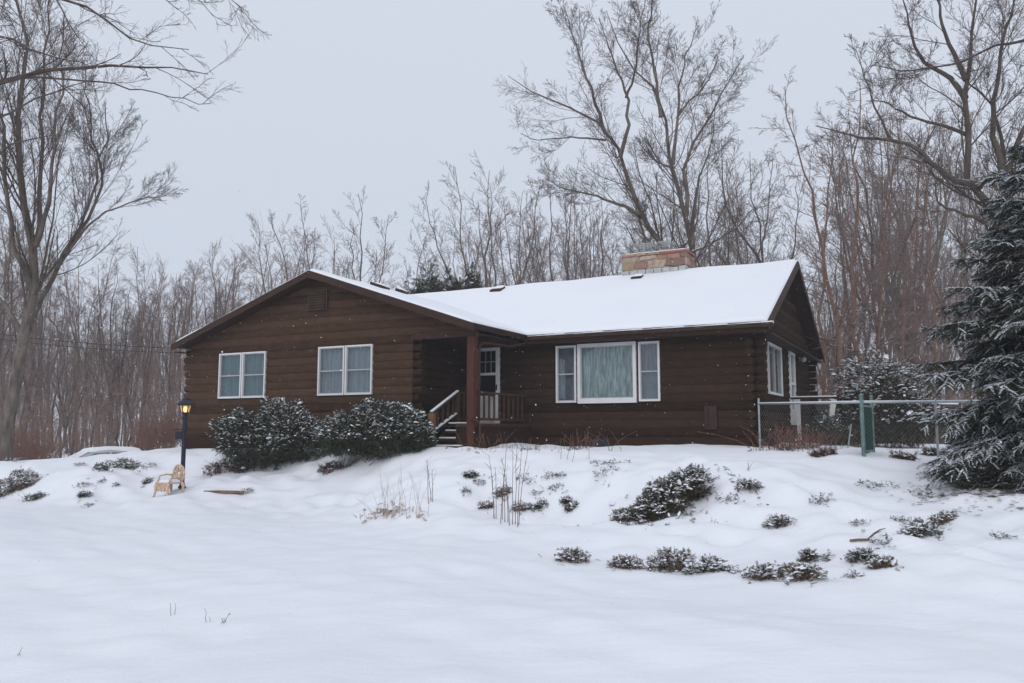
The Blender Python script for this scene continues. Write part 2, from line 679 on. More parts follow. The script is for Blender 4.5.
# ------------------------------------------------------------------ the house (built in its own axes: x along the front, y to the back)
house = empty('log_house', HOUSE, -YAW, label='long brown log house with snow on its roof and a stone chimney', cat='house')
WY = -3.0                                   # front wall of the projecting wing
WL, WR = -15.85, -7.88                      # its left and right wall
BACK = 9.1
Z0, ZE = .2, 2.9                            # bottom of the logs, height of the eaves
RY, RZ = 4.59, 5.27                         # main ridge
PX, PZ = -10.98, 4.62                       # wing ridge
LOGR = .03


def log_wall(name, fn, u0, u1, z0, z1, top=None, holes=(), mat='log'):
    """courses of rounded logs; fn(u, w, z) maps along-wall, outward and up to house axes; top(z) gives the u-range of a gable"""
    prof = [(0, 0), (.1, .55), (.3, .92), (.5, 1), (.7, .92), (.9, .55), (1, 0)]
    V, Q = [], []

    def strip(ua0, ua1, ub0, ub1, za, zb, wa, wb):
        n = len(V)
        V.extend([fn(ua0, wa, za), fn(ua1, wa, za), fn(ub1, wb, zb), fn(ub0, wb, zb)])
        Q.append((n, n + 1, n + 2, n + 3))
    c0 = math.floor(z0 / COURSE)
    for c in range(c0, int(math.ceil(z1 / COURSE)) + 1):
        for (ta, pa), (tb, pb) in zip(prof, prof[1:]):
            za, zb = (c + ta) * COURSE, (c + tb) * COURSE
            if za < z0 - 1e-6 or za >= z1 - 1e-6:
                continue
            zb = min(zb, z1)
            ra = top(za) if top else (u0, u1)
            rb = top(zb) if top else (u0, u1)
            if ra is None:
                continue
            if rb is None:
                rb = ((ra[0] + ra[1]) / 2,) * 2
            ra = (max(ra[0], u0), min(ra[1], u1)); rb = (max(rb[0], u0), min(rb[1], u1))
            zm = (za + zb) / 2
            cuts = sorted((h[0], h[1]) for h in holes if h[2] < zm < h[3])
            if not cuts:
                strip(ra[0], ra[1], rb[0], rb[1], za, zb, pa * LOGR, pb * LOGR)
            else:
                e = ra[0]
                for h0, h1 in cuts:
                    strip(e, h0, e, h0, za, zb, pa * LOGR, pb * LOGR)
                    e = h1
                strip(e, ra[1], e, rb[1], za, zb, pa * LOGR, pb * LOGR)
    return link(name, np_mesh(name, V, Q, M[mat], smooth=False), house)


def front(yw):
    return lambda u, w, z: (u, yw - w, z)


def side(xw, sgn=1):
    return lambda u, w, z: (xw + sgn * w, u, z)


def back(yw):
    return lambda u, w, z: (u, yw + w, z)


# window and door openings: (u0, u1, z0, z1)
SIDE_L, BIG, SIDE_R = (-5.25, -4.66, 1.12, 2.65), (-4.61, -2.98, 1.09, 2.67), (-2.92, -2.36, 1.12, 2.65)
WIN_A = [(-14.6, -13.72, 1.30, 2.60), (-13.69, -12.81, 1.30, 2.60)]
WIN_B = [(-10.92, -10.03, 1.31, 2.62), (-10.0, -9.12, 1.31, 2.62)]
DOOR = (-7.74, -6.98, .58, 2.78)
SIDE_WIN, SIDE_DOOR = (1.45, 3.42, 1.32, 2.66), (4.82, 5.72, .55, 2.78)


def main_gable(z):
    if z <= ZE:
        return (0, BACK)
    if z >= RZ - .12:
        return None
    s = (z - ZE + .1) / (RZ - ZE)
    return (-.45 + s * (RY + .45), 9.63 - s * (9.63 - RY))


def wing_gable(z):
    if z <= 2.78:
        return (WL, WR)
    if z >= PZ - .12:
        return None
    s = (z - ZE + .12) / (PZ - ZE)
    return (max(WL, -16.05 + s * (PX + 16.05)), min(-6.1, -5.91 - s * (-5.91 - PX)))


log_wall('front_wall', front(0), -7.88, 0, Z0, 2.94, holes=[SIDE_L, BIG, SIDE_R, DOOR])
log_wall('wing_front_wall', front(WY), WL, -6.1, Z0, PZ, wing_gable, holes=WIN_A + WIN_B, mat='wing_log')
log_wall('wing_side_wall', side(WR), WY, 0, Z0, 2.94)
log_wall('gable_wall', side(0), 0, BACK, Z0, RZ, main_gable, holes=[SIDE_WIN, SIDE_DOOR])
log_wall('outer_side_wall', side(WL, -1), WY, BACK, Z0, 2.94)
log_wall('rear_wall', back(BACK), WL, 0, Z0, 2.94)

b = MB()
for x0, y0, x1, y1 in ((WL - .03, WY - .035, WR + .03, WY + .1), (-6.1, -.035, .035, .1), (-.1, .1, .035, BACK + .03),
                       (WL - .03, WY + .1, WL + .1, BACK), (WL + .1, BACK - .1, -.1, BACK + .03), (WR - .1, WY + .1, WR + .03, 0)):
    b.box(x0, y0, -.9, x1, y1, Z0 + .012)
b.build('foundation_skirt', M['skirt'], house)

# log ends crossing at the corners
def log_ends(cx, cy, dirs, name='log_corner', zt=2.8, mat='log'):
    m = MB()
    k = int(zt / COURSE)
    rnd = random.Random(int(cx * 7 + cy * 3))
    for c in range(1, k + 1):
        dx, dy = dirs[c % 2]
        z = (c + .5) * COURSE
        ln = .24 + rnd.uniform(-.05, .06)
        m.tube([(cx, cy, z), (cx + dx * ln, cy + dy * ln, z)], COURSE * .47, 10)
    m.build(name, M[mat], house)


log_ends(-.09, .02, [(0, -1), (0, -1)])
log_ends(-.02, .09, [(1, 0), (1, 0)])
log_ends(-.02, BACK - .09, [(1, 0), (1, 0)])
log_ends(WL + .02, WY + .09, [(-1, 0), (-1, 0)], mat='wing_log')
log_ends(WR - .02, WY + .09, [(1, 0), (1, 0)])


# --- roofs
def slope_slab(m, p00, p10, p11, p01, t0, t1):
    """slab between offsets t0 and t1 along the slope's normal"""
    a, b_, d = Vector(p00), Vector(p10), Vector(p01)
    n = (b_ - a).cross(d - a).normalized()
    if n.z < 0:
        n = -n
    q = [Vector(p) for p in (p00, p10, p11, p01)]
    m.hexa([p + n * t0 for p in q] + [p + n * t1 for p in q])


RX = .42                                    # roof edge beyond the right gable
FY, BY = -.45, 9.63
LX = -15.6
sl = (RZ - ZE) / (RY - FY)
m = MB()
slope_slab(m, (LX, FY, ZE), (RX, FY, ZE), (RX, RY, RZ), (LX, RY, RZ), -.10, .04)
slope_slab(m, (RX, BY, ZE), (LX, BY, ZE), (LX, RY, RZ), (RX, RY, RZ), -.10, .04)
main_roof = m.build('roof', M['trim_brown'], house)
DR = -3.47                                  # rake of the wing roof
sw = (PZ - ZE) / (PX + 16.05)
EW = -5.91
m = MB()
slope_slab(m, (-16.05, DR, ZE), (PX, DR, PZ), (PX, 4.2, PZ), (-16.05, 4.2, ZE), -.10, .04)
slope_slab(m, (PX, DR, PZ), (EW, DR, ZE), (EW, 4.2, ZE), (PX, 4.2, PZ), -.10, .04)
wing_roof = m.build('wing_roof', M['trim_brown'], house)


def snow_sheet(name, corners, nu, nv, t, parent, seed, lip=(1, 1, 1, 1)):
    """blanket of snow over a slope: soft, a little uneven, rounded at its open edges (order: u0, u1, v0, v1)"""
    p00, p10, p11, p01 = [np.array(c, float) for c in corners]
    n = np.cross(p10 - p00, p01 - p00)
    n /= np.linalg.norm(n)
    if n[2] < 0:
        n = -n
    lu, lv = np.linalg.norm(p10 - p00), np.linalg.norm(p01 - p00)
    r = np.random.RandomState(seed)
    U = np.unique(np.r_[np.array([0, .02, .06, .12]) / lu, np.linspace(0, 1, nu), 1 - np.array([.12, .06, .02, 0]) / lu].round(6))
    Vv = np.unique(np.r_[np.array([0, .02, .06, .12]) / lv, np.linspace(0, 1, nv), 1 - np.array([.12, .06, .02, 0]) / lv].round(6))
    uu, vv = np.meshgrid(U, Vv)
    base = (p00 * ((1 - uu) * (1 - vv))[..., None] + p10 * (uu * (1 - vv))[..., None] +
            p11 * (uu * vv)[..., None] + p01 * ((1 - uu) * vv)[..., None])
    h = np.full(uu.shape, t)
    for _ in range(9):
        k = r.uniform(-1, 1, 2) * 3.2
        h += t * .07 * np.sin(k[0] * uu * lu + k[1] * vv * lv + r.uniform(0, 6.28))
    for on, d in zip(lip, (uu * lu, (1 - uu) * lu, vv * lv, (1 - vv) * lv)):
        if on:
            h *= np.sqrt(np.clip(d / .13, 0, 1) * (2 - np.clip(d / .13, 0, 1)))
    top = base + n * (h[..., None] + .045)
    ny_, nx_ = uu.shape
    i, j = np.meshgrid(np.arange(nx_ - 1), np.arange(ny_ - 1))
    q = j * nx_ + i
    Q = np.stack([q, q + 1, q + nx_ + 1, q + nx_], -1).reshape(-1, 4)
    return link(name, np_mesh(name, top, Q, M['roof_snow'], smooth=True), parent)


snow_sheet('snow_layer', [(LX, FY + .03, ZE + .012), (RX - .02, FY + .03, ZE + .012), (RX - .02, RY, RZ), (LX, RY, RZ)], 90, 40, .065, main_roof, 1, (0, 1, 1, 0))
snow_sheet('snow_layer', [(RX - .02, BY - .03, ZE + .012), (LX, BY - .03, ZE + .012), (LX, RY, RZ), (RX - .02, RY, RZ)], 60, 26, .065, main_roof, 2, (1, 0, 1, 0))
snow_sheet('snow_layer', [(PX, DR + .02, PZ), (EW - .02, DR + .02, ZE + .007), (EW - .02, 4.2, ZE + .007), (PX, 4.2, PZ)], 36, 50, .06, wing_roof, 3, (0, 1, 1, 0))
snow_sheet('snow_layer', [(-16.03, DR + .02, ZE + .007), (PX, DR + .02, PZ), (PX, 4.2, PZ), (-16.03, 4.2, ZE + .007)], 36, 40, .06, wing_roof, 4, (1, 0, 1, 0))

# barge boards on the rakes and fascia under the eaves
def board_x(name, pa, pb, th, drop, lift, parent):
    """board that follows a rake in the plane y = const, th thick in y"""
    (xa, za), (xb, zb) = pa, pb
    m = MB()
    y0, y1 = th
    m.hexa([(xa, y0, za - drop), (xb, y0, zb - drop), (xb, y1, zb - drop), (xa, y1, za - drop),
            (xa, y0, za + lift), (xb, y0, zb + lift), (xb, y1, zb + lift), (xa, y1, za + lift)])
    return m.build(name, M['trim_brown'], parent)


board_x('barge_board', (-16.12, ZE - .024), (PX, PZ), (DR - .028, DR), .15, .035, wing_roof)
board_x('barge_board', (PX, PZ), (EW + .07, ZE - .024), (DR - .028, DR), .15, .035, wing_roof)
for ya, za, yb, zb in ((FY - .06, ZE - .028, RY, RZ), (BY + .06, ZE - .028, RY, RZ)):
    m = MB()
    m.hexa([(RX, ya, za - .16), (RX + .03, ya, za - .16), (RX + .03, yb, zb - .16), (RX, yb, zb - .16),
            (RX, ya, za + .035), (RX + .03, ya, za + .035), (RX + .03, yb, zb + .035), (RX, yb, zb + .035)])
    m.build('barge_board', M['trim_brown'], main_roof)
m = MB()
m.box(EW, FY - .025, ZE - .17, RX - .002, FY - .001, ZE + .0)
m.build('fascia_board', M['trim_brown'], main_roof)
m = MB()
m.box(RX - .1, FY, ZE - .20, -7.9, .02, ZE - .172)
m.box(.06, .0, ZE - .20, RX - .002, BY - .02, ZE - .172)
m.build('soffit', M['trim_brown'], main_roof)
m = MB()                                     # gutter: an open trough
gx0, gx1 = -5.84, .56
prof = [(0, 0), (-.11, 0), (-.115, .07), (-.128, .085), (-.128, .095), (-.105, .095), (-.10, .02), (-.01, .02), (-.01, .09), (0, .09)]
m.prism(prof, lambda a, z: (gx0, FY - .026 + a, ZE - .10 + z), lambda a, z: (gx1, FY - .026 + a, ZE - .10 + z))
gut = m.build('gutter', M['trim_brown'], house)
m = MB()
for s in range(24):
    xa, xb = gx0 + (gx1 - gx0) * s / 24, gx0 + (gx1 - gx0) * (s + 1) / 24
    m.box(xa, FY - .026 - .118, ZE - .02 - .004 * ((s * 7) % 3), xb, FY - .038, ZE + .008 + .006 * ((s * 5) % 4))
m.build('gutter_snow', M['roof_snow'], gut)
m = MB()
m.tube([(-5.9, FY - .08, ZE - .08), (-5.92, FY - .12, ZE - .2), (-6.05, -1.2, ZE - .33), (-6.08, -2.6, ZE - .36), (-6.06, -2.82, ZE - .46), (-6.06, -2.84, .3)], .04, 8)
m.build('downspout', M['trim_brown'], house, smooth=True)
m = MB()
m.tube([(-15.97, -2.8, ZE - .06), (-15.95, -2.84, ZE - .2), (-15.92, -2.9, ZE - .5), (-15.92, -2.9, .3)], .035, 8)
m.build('downspout', M['trim_brown'], house, smooth=True)
m = MB()
m.box(-16.0, DR + .02, ZE - .24, WL, WY - .02, ZE - .21)
m.box(-16.0, WY - .02, ZE - .24, WL, 8.5, ZE - .21)
m.build('soffit', M['trim_brown'], wing_roof)

# --- chimney on the ridge
rnd = random.Random(11)
cx0, cx1, cy0, cy1 = -4.96, -2.84, 4.45, 5.4
m = MB()
m.box(cx0 + .05, cy0 + .05, 4.4, cx1 - .05, cy1 - .05, 5.93)
chim = m.build('chimney', M['mortar'], house)
m = MB()
for (nx_, ny_, u0, u1, fn) in ((0, -1, cx0, cx1, lambda u, w, z: (u, cy0 + .05 - w, z)), (1, 0, cy0, cy1, lambda u, w, z: (cx1 - .05 + w, u, z)),
                               (-1, 0, cy0, cy1, lambda u, w, z: (cx0 + .05 - w, u, z)), (0, 1, cx0, cx1, lambda u, w, z: (u, cy1 - .05 + w, z))):
    for z0, z1 in ((5.47, 5.74), (5.74, 5.92)):
        u = u0 + .0
        while u < u1 - .05:
            w_ = rnd.uniform(.28, .62)
            ue = min(u1, u + w_)
            if u1 - ue < .2:
                ue = u1
            k = rnd.uniform(.02, .06)
            j = lambda: rnd.uniform(-.045, .045)
            pts = []
            for ww in (0, k):
                g = .012 if ww == 0 else .03
                for uu, zz in ((u + g, z0 + g), ((u + ue) / 2, z0 + g * .7), (ue - g, z0 + g), (ue - g * .8, (z0 + z1) / 2), (ue - g, z1 - g), ((u + ue) / 2, z1 - g * .7), (u + g, z1 - g), (u + g * .8, (z0 + z1) / 2)):
                    pts.append(fn(uu + j(), ww, zz + j()))
            m.add(pts, [tuple(range(8, 16)), tuple(reversed(range(8)))] + [(a, (a + 1) % 8, 8 + (a + 1) % 8, 8 + a) for a in range(8)])
            u = ue
m.build('stonework', M['stone'], chim)
m = MB()
n = 15
ring0, ring1 = [], []
u = cx0 - .02
while u < cx1:                               # flat cap stones, each a little different
    ue = min(cx1 + .04, u + rnd.uniform(.3, .7))
    if cx1 - ue < .2:
        ue = cx1 + .04
    o_ = rnd.uniform(.0, .06)
    h_ = rnd.uniform(-.02, .03)
    m.hexa([(u + .008, cy0 - o_, 5.915), (ue - .008, cy0 - o_ + rnd.uniform(-.02, .02), 5.92), (ue - .008, cy1 + o_, 5.92), (u + .008, cy1 + .03, 5.915),
            (u + .012, cy0 - o_ + .02, 5.985 + h_), (ue - .02, cy0 - o_ + .01, 5.985 + h_ * .6), (ue - .012, cy1, 5.985 + h_), (u + .012, cy1, 5.98 + h_)])
    u = ue
m.build('chimney_cap', M['stone'], chim, bevel=.02)
snow_sheet('cap_snow', [(cx0 + .02, cy0 + .02, 5.95), (cx1 - .02, cy0 + .02, 5.95), (cx1 - .02, cy1 - .02, 5.95), (cx0 + .02, cy1 - .02, 5.95)], 16, 8, .05, chim, 8)
m = MB()                                     # stepped flashing round the foot
u = cx0
for kx in range(8):
    ue = u + (cx1 - cx0) / 8
    m.box(u + .012, cy0 - .002 + .012 * (kx % 2), 4.9, ue - .012, cy0 + .045, 5.455 + .012 * ((kx * 2) % 3))
    u = ue
for ky in range(4):
    v = cy0 + ky * .25
    m.box(cx1 - .045, v + .01, 5.0, cx1 + .002 + .01 * (ky % 2), v + .24, 5.46)
m.build('flashing', M['flash'], chim)
for fx0, fx1 in ((-4.62, -4.06), (-3.82, -3.42)):       # wire spark guards over the flues
    m = MB()
    m.box(fx0 + .06, 4.72, 6.0, fx1 - .06, 5.15, 6.10)
    fl = m.build('flue', M['flash'], chim)
    m = MB()
    zt = 6.36
    for zz in (6.03, 6.2, zt):
        for a, c in (((fx0, 4.68), (fx1, 4.68)), ((fx1, 4.68), (fx1, 5.2)), ((fx1, 5.2), (fx0, 5.2)), ((fx0, 5.2), (fx0, 4.68))):
            m.bar((*a, zz), (*c, zz), .012, .012)
    for k in range(9):
        x = fx0 + (fx1 - fx0) * k / 8
        m.bar((x, 4.68, 6.02), (x, 4.68, zt), .007, .007, (0, 1, 0))
        m.bar((x, 5.2, 6.02), (x, 5.2, zt), .007, .007, (0, 1, 0))
    for k in range(8):
        yq = 4.7 + .5 * k / 7
        m.bar((fx0, yq, zt + .012), (fx1, yq, zt + .012), .007, .007)
    m.build('spark_guard', M['galv'], chim)

# --- roof vents
def roof_vent(x, y, w, parent, main=True):
    if main:
        z = ZE + (y - FY) * sl
        s_ = sl
        fn = lambda a, d, h: (x + a, y + d, z + d * s_ + h)
    else:
        z = PZ - (x - PX) * sw
        fn = lambda a, d, h: (x + a, y + d, z - a * sw + h)
    m = MB()
    m.add([fn(-w, -w, .03), fn(w, -w, .03), fn(w, w, .03), fn(-w, w, .03), fn(-w, -w, .20), fn(w, -w, .20), fn(w * .8, w, .17), fn(-w * .8, w, .17)],
          [(3, 2, 1, 0), (4, 5, 6, 7), (0, 1, 5, 4), (1, 2, 6, 5), (2, 3, 7, 6), (3, 0, 4, 7)])
    v = m.build('roof_vent', M['vent'], parent, bevel=.015)
    m = MB()
    m.add([fn(-w * .9, -w * .3, .19), fn(w * .9, -w * .3, .19), fn(w * .8, w, .172), fn(-w * .8, w, .172), fn(-w * .5, 0, .235), fn(w * .5, 0, .235), fn(w * .5, w * .8, .22), fn(-w * .5, w * .8, .22)],
          [(4, 5, 6, 7), (0, 1, 5, 4), (1, 2, 6, 5), (2, 3, 7, 6), (3, 0, 4, 7)])
    m.build('vent_snow', M['clump_snow'], v)


roof_vent(-4.3, 4.05, .17, house)
roof_vent(-9.3, 4.12, .21, house)
roof_vent(-10.35, -1.1, .22, house, False)
roof_vent(-10.72, 0.5, .15, house, False)

# --- windows
def window(fn, o, parent=house, frame=.044, sash=None, curtain_or_dark='curtain_grey', trim='white', wavy=0.0, vert=False, sill=.0, proud=.075):
    u0, u1, z0, z1 = o

    def bx(m, a0, a1, b0, b1, w0, w1):
        m.hexa([fn(a0, w0, b0), fn(a1, w0, b0), fn(a1, w1, b0), fn(a0, w1, b0), fn(a0, w0, b1), fn(a1, w0, b1), fn(a1, w1, b1), fn(a0, w1, b1)])
    m = MB()
    fb = frame + sill
    bx(m, u0, u1, z0, z0 + fb, -.08, proud)
    bx(m, u0, u1, z1 - frame, z1, -.08, proud)
    bx(m, u0, u0 + frame, z0 + fb, z1 - frame, -.08, proud - .002)
    bx(m, u1 - frame, u1, z0 + fb, z1 - frame, -.08, proud - .002)
    fr = m.build('window', M[trim], parent)
    iu0, iu1, iz0, iz1 = u0 + frame, u1 - frame, z0 + fb, z1 - frame
    m = MB()
    s = .022
    bx(m, iu0, iu1, iz0, iz0 + s, -.02, .045)
    bx(m, iu0, iu1, iz1 - s, iz1, -.02, .045)
    bx(m, iu0, iu0 + s, iz0 + s, iz1 - s, -.02, .043)
    bx(m, iu1 - s, iu1, iz0 + s, iz1 - s, -.02, .043)
    if sash == 'mid':
        zm = (iz0 + iz1) / 2
        bx(m, iu0 + s, iu1 - s, zm - .016, zm + .016, -.02, .044)
    if vert:
        um = (iu0 + iu1) / 2
        bx(m, um - .025, um + .025, iz0 + s, iz1 - s, -.02, .05)
    m.build('sash', M['sash'] if trim == 'white' else M[trim], fr)
    m = MB()
    bx(m, iu0 + .01, iu1 - .01, iz0 + .01, iz1 - .01, .008, .014)
    m.build('pane', M['glass'], fr)
    # curtain in folds just behind the glass
    n = 60
    V, Qs = [], []
    for a in range(n + 1):
        u = u0 + .01 + (u1 - u0 - .02) * a / n
        w = -.07 + wavy * (math.sin(a * .9) * .6 + math.sin(a * .37 + 1) * .6)
        V += [fn(u, w, z0 + .01), fn(u, w, z1 - .01)]
    for a in range(n):
        Qs.append((2 * a, 2 * a + 2, 2 * a + 3, 2 * a + 1))
    link('curtain_or_dark', np_mesh('curtain_or_dark', V, Qs, M[curtain_or_dark], smooth=True), fr)
    return fr


F0, FW, SG = front(0), front(WY), side(0)
window(F0, SIDE_L, sash='mid', curtain_or_dark='screen', wavy=.012)
window(F0, SIDE_R, sash='mid', curtain_or_dark='screen', wavy=.012)
window(F0, BIG, frame=.085, sill=.045, curtain_or_dark='curtain_lace', wavy=.05, proud=.10)
for o in WIN_A:
    window(FW, o, sash='mid', curtain_or_dark='curtain_teal', wavy=.02)
for o in WIN_B:
    window(FW, o, sash='mid', curtain_or_dark='curtain_grey', wavy=.02)
window(SG, SIDE_WIN, frame=.05, vert=True, curtain_or_dark='screen', wavy=.01)


# --- doors
def bxf(m, fn, a0, a1, b0, b1, w0, w1):
    m.hexa([fn(a0, w0, b0), fn(a1, w0, b0), fn(a1, w1, b0), fn(a0, w1, b0), fn(a0, w0, b1), fn(a1, w0, b1), fn(a1, w1, b1), fn(a0, w1, b1)])


def door(fn, o, name, split):
    u0, u1, z0, z1 = o
    m = MB()
    st = .115
    ws = split
    bxf(m, fn, u0, u1, z0, ws[0][0], .0, .075)
    for (a, b_), (c, _) in zip(ws, ws[1:] + [(z1, 0)]):
        bxf(m, fn, u0, u0 + st, a, b_, .0, .073)
        bxf(m, fn, u1 - st, u1, a, b_, .0, .073)
        bxf(m, fn, u0, u1, b_, c, .0, .075)
    d = m.build(name, M['door_white'], house)
    for a, b_ in ws:
        m = MB()
        bxf(m, fn, u0 + st - .01, u1 - st + .01, a - .01, b_ + .01, .02, .026)
        p = m.build('pane', M['glass'], d)
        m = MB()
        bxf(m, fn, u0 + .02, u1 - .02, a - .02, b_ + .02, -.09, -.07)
        m.build('curtain_or_dark', M['dark'], d)  # plain dark sheet: the unlit room behind the door glass, put into colour
    return d


fd = door(F0, DOOR, 'front_door', [(1.36, 1.93), (2.0, 2.62)])
m = MB()
for k in (1, 2):                             # muntins behind the upper light
    u = -7.625 + .53 * k / 3
    bxf(m, F0, u - .012, u + .012, 2.0, 2.62, .012, .018)
bxf(m, F0, -7.63, -7.09, 2.30, 2.325, .010, .017)
m.build('muntin', M['offwhite'], fd)
m = MB()
bxf(m, F0, -7.075, -7.045, 1.50, 1.66, .075, .10)
m.tube([F0(-7.06, .10, 1.56), F0(-7.06, .14, 1.56), F0(-7.12, .145, 1.56)], .012, 8)
m.build('handle', M['black'], fd)
sd = door(SG, SIDE_DOOR, 'side_door', [(1.0, 1.72), (1.80, 2.62)])
m = MB()
m.tube([SG(5.63, .075, 1.5), SG(5.63, .13, 1.5)], [.03, .03], 10)
m.build('handle', M['black'], sd)
m = MB()                                     # outdoor light by the side door
m.tube([SG(6.75, .04, 2.63), SG(6.75, .08, 2.63)], .06, 12)
fl = m.build('wall_light', M['white'], house)
m = MB()
c = SG(6.72, .17, 2.6)
m.lathe([(0, -.08), (.05, -.075), (.08, -.03), (.085, .02), (.06, .07), (0, .09)], 12, c)
m.build('lamp_head', M['white'], fl, smooth=True)

# --- small things on the walls
m = MB()
bxf(m, FW, -11.32, -10.64, 3.62, 4.18, .03, .085)
gv = m.build('gable_vent', M['gvent'], house)
m = MB()
for k in range(7):
    z = 3.66 + k * .072
    m.hexa([FW(-11.27, .085, z), FW(-10.69, .085, z), FW(-10.69, .125, z - .02), FW(-11.27, .125, z - .02),
            FW(-11.27, .085, z + .05), FW(-10.69, .085, z + .05), FW(-10.69, .130, z + .0), FW(-11.27, .130, z + .0)])
m.build('louvre', M['gvent'], gv)
m = MB()
bxf(m, F0, -1.24, -.93, .40, .98, .03, .11)
mb_ = m.build('meter_box', M['vent'], house, bevel=.012)
m = MB()
m.tube([F0(-1.16, .12, .9), F0(-1.16, .12, .45)], .03, 8)
m.build('pipe', M['vent'], mb_)
m = MB()
bxf(m, F0, -4.3, -3.75, -.02, .17, .035, .06)
m.build('vent_cover', M['navy'], house)

# --- porch
m = MB()
m.box(-7.83, -2.3, .47, -6.08, -.05, .55)
pf = m.build('porch_floor', M['rail_wood'], house)
m = MB()
m.box(-6.62, WY + .02, .47, -6.08, -2.302, .55)
m.box(-7.83, WY + .02, .47, -7.22, -2.302, .55)
m.build('landing', M['rail_wood'], pf)
m = MB()
x = -7.8
m.box(-6.06, -2.98, -.3, -6.02, -.04, .46)
m.box(-6.6, -3.0, -.3, -6.06, -2.96, .46)
m.build('porch_skirt', M['skirt'], house)
m = MB()
m.box(-7.86, WY + .05, 2.72, -6.05, -.03, 2.76)
m.build('porch_ceiling', M['trim_brown'], house)
m = MB()
m.box(WR - .02, WY - .07, 2.66, -6.02, WY + .08, 2.83)
m.build('porch_beam', M['trim_brown'], house)
m = MB()
m.box(-6.27, -3.06, -.2, -6.08, -2.87, 2.66)
m.build('porch_post', M['post_red'], house, bevel=.012)
# steps
st = empty('porch_steps', (0, 0, 0))
st.parent = house
for k in range(3):
    y0 = -2.3 - .30 * (k + 1)
    z = .55 - .185 * (k + 1)
    m = MB()
    m.box(-7.2, y0, z - .045, -6.32, y0 + .33, z)
    t = m.build('tread', M['rail_wood'], st)
    m = MB()
    m.box(-7.16, y0 + .005, z + .001, -6.36, y0 + .17, z + .035)
    m.build('snow', M['clump_snow'], st, bevel=.012)
    m = MB()
    m.box(-7.2, y0 + .29, z - .2, -6.32, y0 + .31, z - .046)
    m.build('riser', M['rail_wood'], st)
for x in (-7.2, -6.34):
    m = MB()
    m.prism([(-2.3, .5), (-3.25, -.08), (-3.25, -.3), (-2.3, .1)], lambda y, z: (x - .02, y, z), lambda y, z: (x + .02, y, z))
    m.build('stringer', M['rail_wood'], st)
m = MB()
m.box(-7.15, -2.47, .552, -6.4, -2.303, .585)
m.build('snow', M['clump_snow'], pf, bevel=.01)

# railing beside the steps and along the open side
m = MB()
m.bar((-7.15, -3.26, .79), (-7.15, -2.0, 1.36), .085, .045)
m.bar((-7.15, -2.0, 1.36), (-7.15, -.1, 1.36), .085, .045)
m.bar((-7.15, -3.2, .32), (-7.15, -2.05, .80), .05, .05)
m.bar((-7.15, -2.0, .68), (-7.15, -.1, .68), .05, .05)
rl = m.build('step_railing', M['rail_wood'], house)
m = MB()
m.box(-7.22, -3.30, -.2, -7.08, -3.16, .80)
m.build('newel_post', M['newel'], rl, bevel=.01)
m = MB()
m.box(-7.2, -2.06, .5, -7.1, -1.96, 1.36)
m.build('newel_post', M['rail_wood'], rl, bevel=.01)
for k in range(4):
    y = -2.98 + k * .25
    z = .35 + (y + 3.2) * .42
    m = MB()
    m.box(-7.17, y - .02, z, -7.13, y + .02, z + .46)
    m.build('baluster', M['rail_wood'], rl)
for k in range(6):
    y = -1.7 + k * .27
    m = MB()
    m.box(-7.17, y - .02, .70, -7.13, y + .02, 1.35)
    m.build('baluster', M['rail_wood'], rl)
for a, c in (((-7.15, -3.27, .815), (-7.15, -2.02, 1.385)), ((-7.15, -3.12, .375), (-7.15, -2.1, .80))):
    m = MB()
    m.bar((a[0], a[1], a[2] + .02), (c[0], c[1], c[2] + .02), .08, .035)
    m.build('snow', M['clump_snow'], rl, bevel=.01)
m = MB()
m.bar((-6.18, -2.82, 1.32), (-6.18, -.08, 1.32), .085, .045)
m.bar((-6.18, -2.82, .66), (-6.18, -.08, .66), .05, .06)
rr = m.build('porch_railing', M['rail_wood'], house)
for k in range(10):
    y = -2.62 + k * .265
    m = MB()
    m.box(-6.2, y - .02, .69, -6.16, y + .02, 1.30)
    m.build('baluster', M['rail_wood'], rr)
m = MB()
m.tube([(-6.12, -3.08, .62), (-6.0, -3.1, .62), (-5.9, -3.1, .58), (-5.87, -3.1, .5), (-5.87, -3.1, -.1)], .025, 8)
m.build('curved_handrail', M['post_red'], house, smooth=True)  # small curved iron handrail at the foot of the porch post

# side deck railing behind the gable wall
m = MB()
deck_z = .5
m.box(.1, 4.4, deck_z - .1, 1.35, 7.2, deck_z)
dk = m.build('side_deck', M['rail_wood'], house)
m = MB()
m.bar((.1, 4.42, 1.30), (1.35, 4.42, 1.30), .09, .05)
m.bar((1.30, 4.42, 1.30), (1.30, 7.2, 1.30), .09, .05)
m.build('deck_rail', M['trim_brown'], dk)
m = MB()
m.bar((.1, 4.42, 1.345), (1.35, 4.42, 1.345), .08, .035)
m.build('snow', M['clump_snow'], dk, bevel=.01)
for p0, p1, w, mt in (((.32, 4.36, deck_z - .4), (.32, 4.36, 1.27), .10, 'offwhite'), ((1.12, 4.36, deck_z - .1), (1.28, 4.37, 1.26), .14, 'offwhite'),
                      ((1.3, 7.15, deck_z - .6), (1.3, 7.15, 1.28), .1, 'rail_wood'), ((1.3, 5.8, deck_z - .6), (1.3, 5.8, 1.28), .1, 'rail_wood')):
    m = MB()
    m.bar(p0, p1, w, .05, (0, 1, 0))
    m.build('deck_post', M[mt], dk)
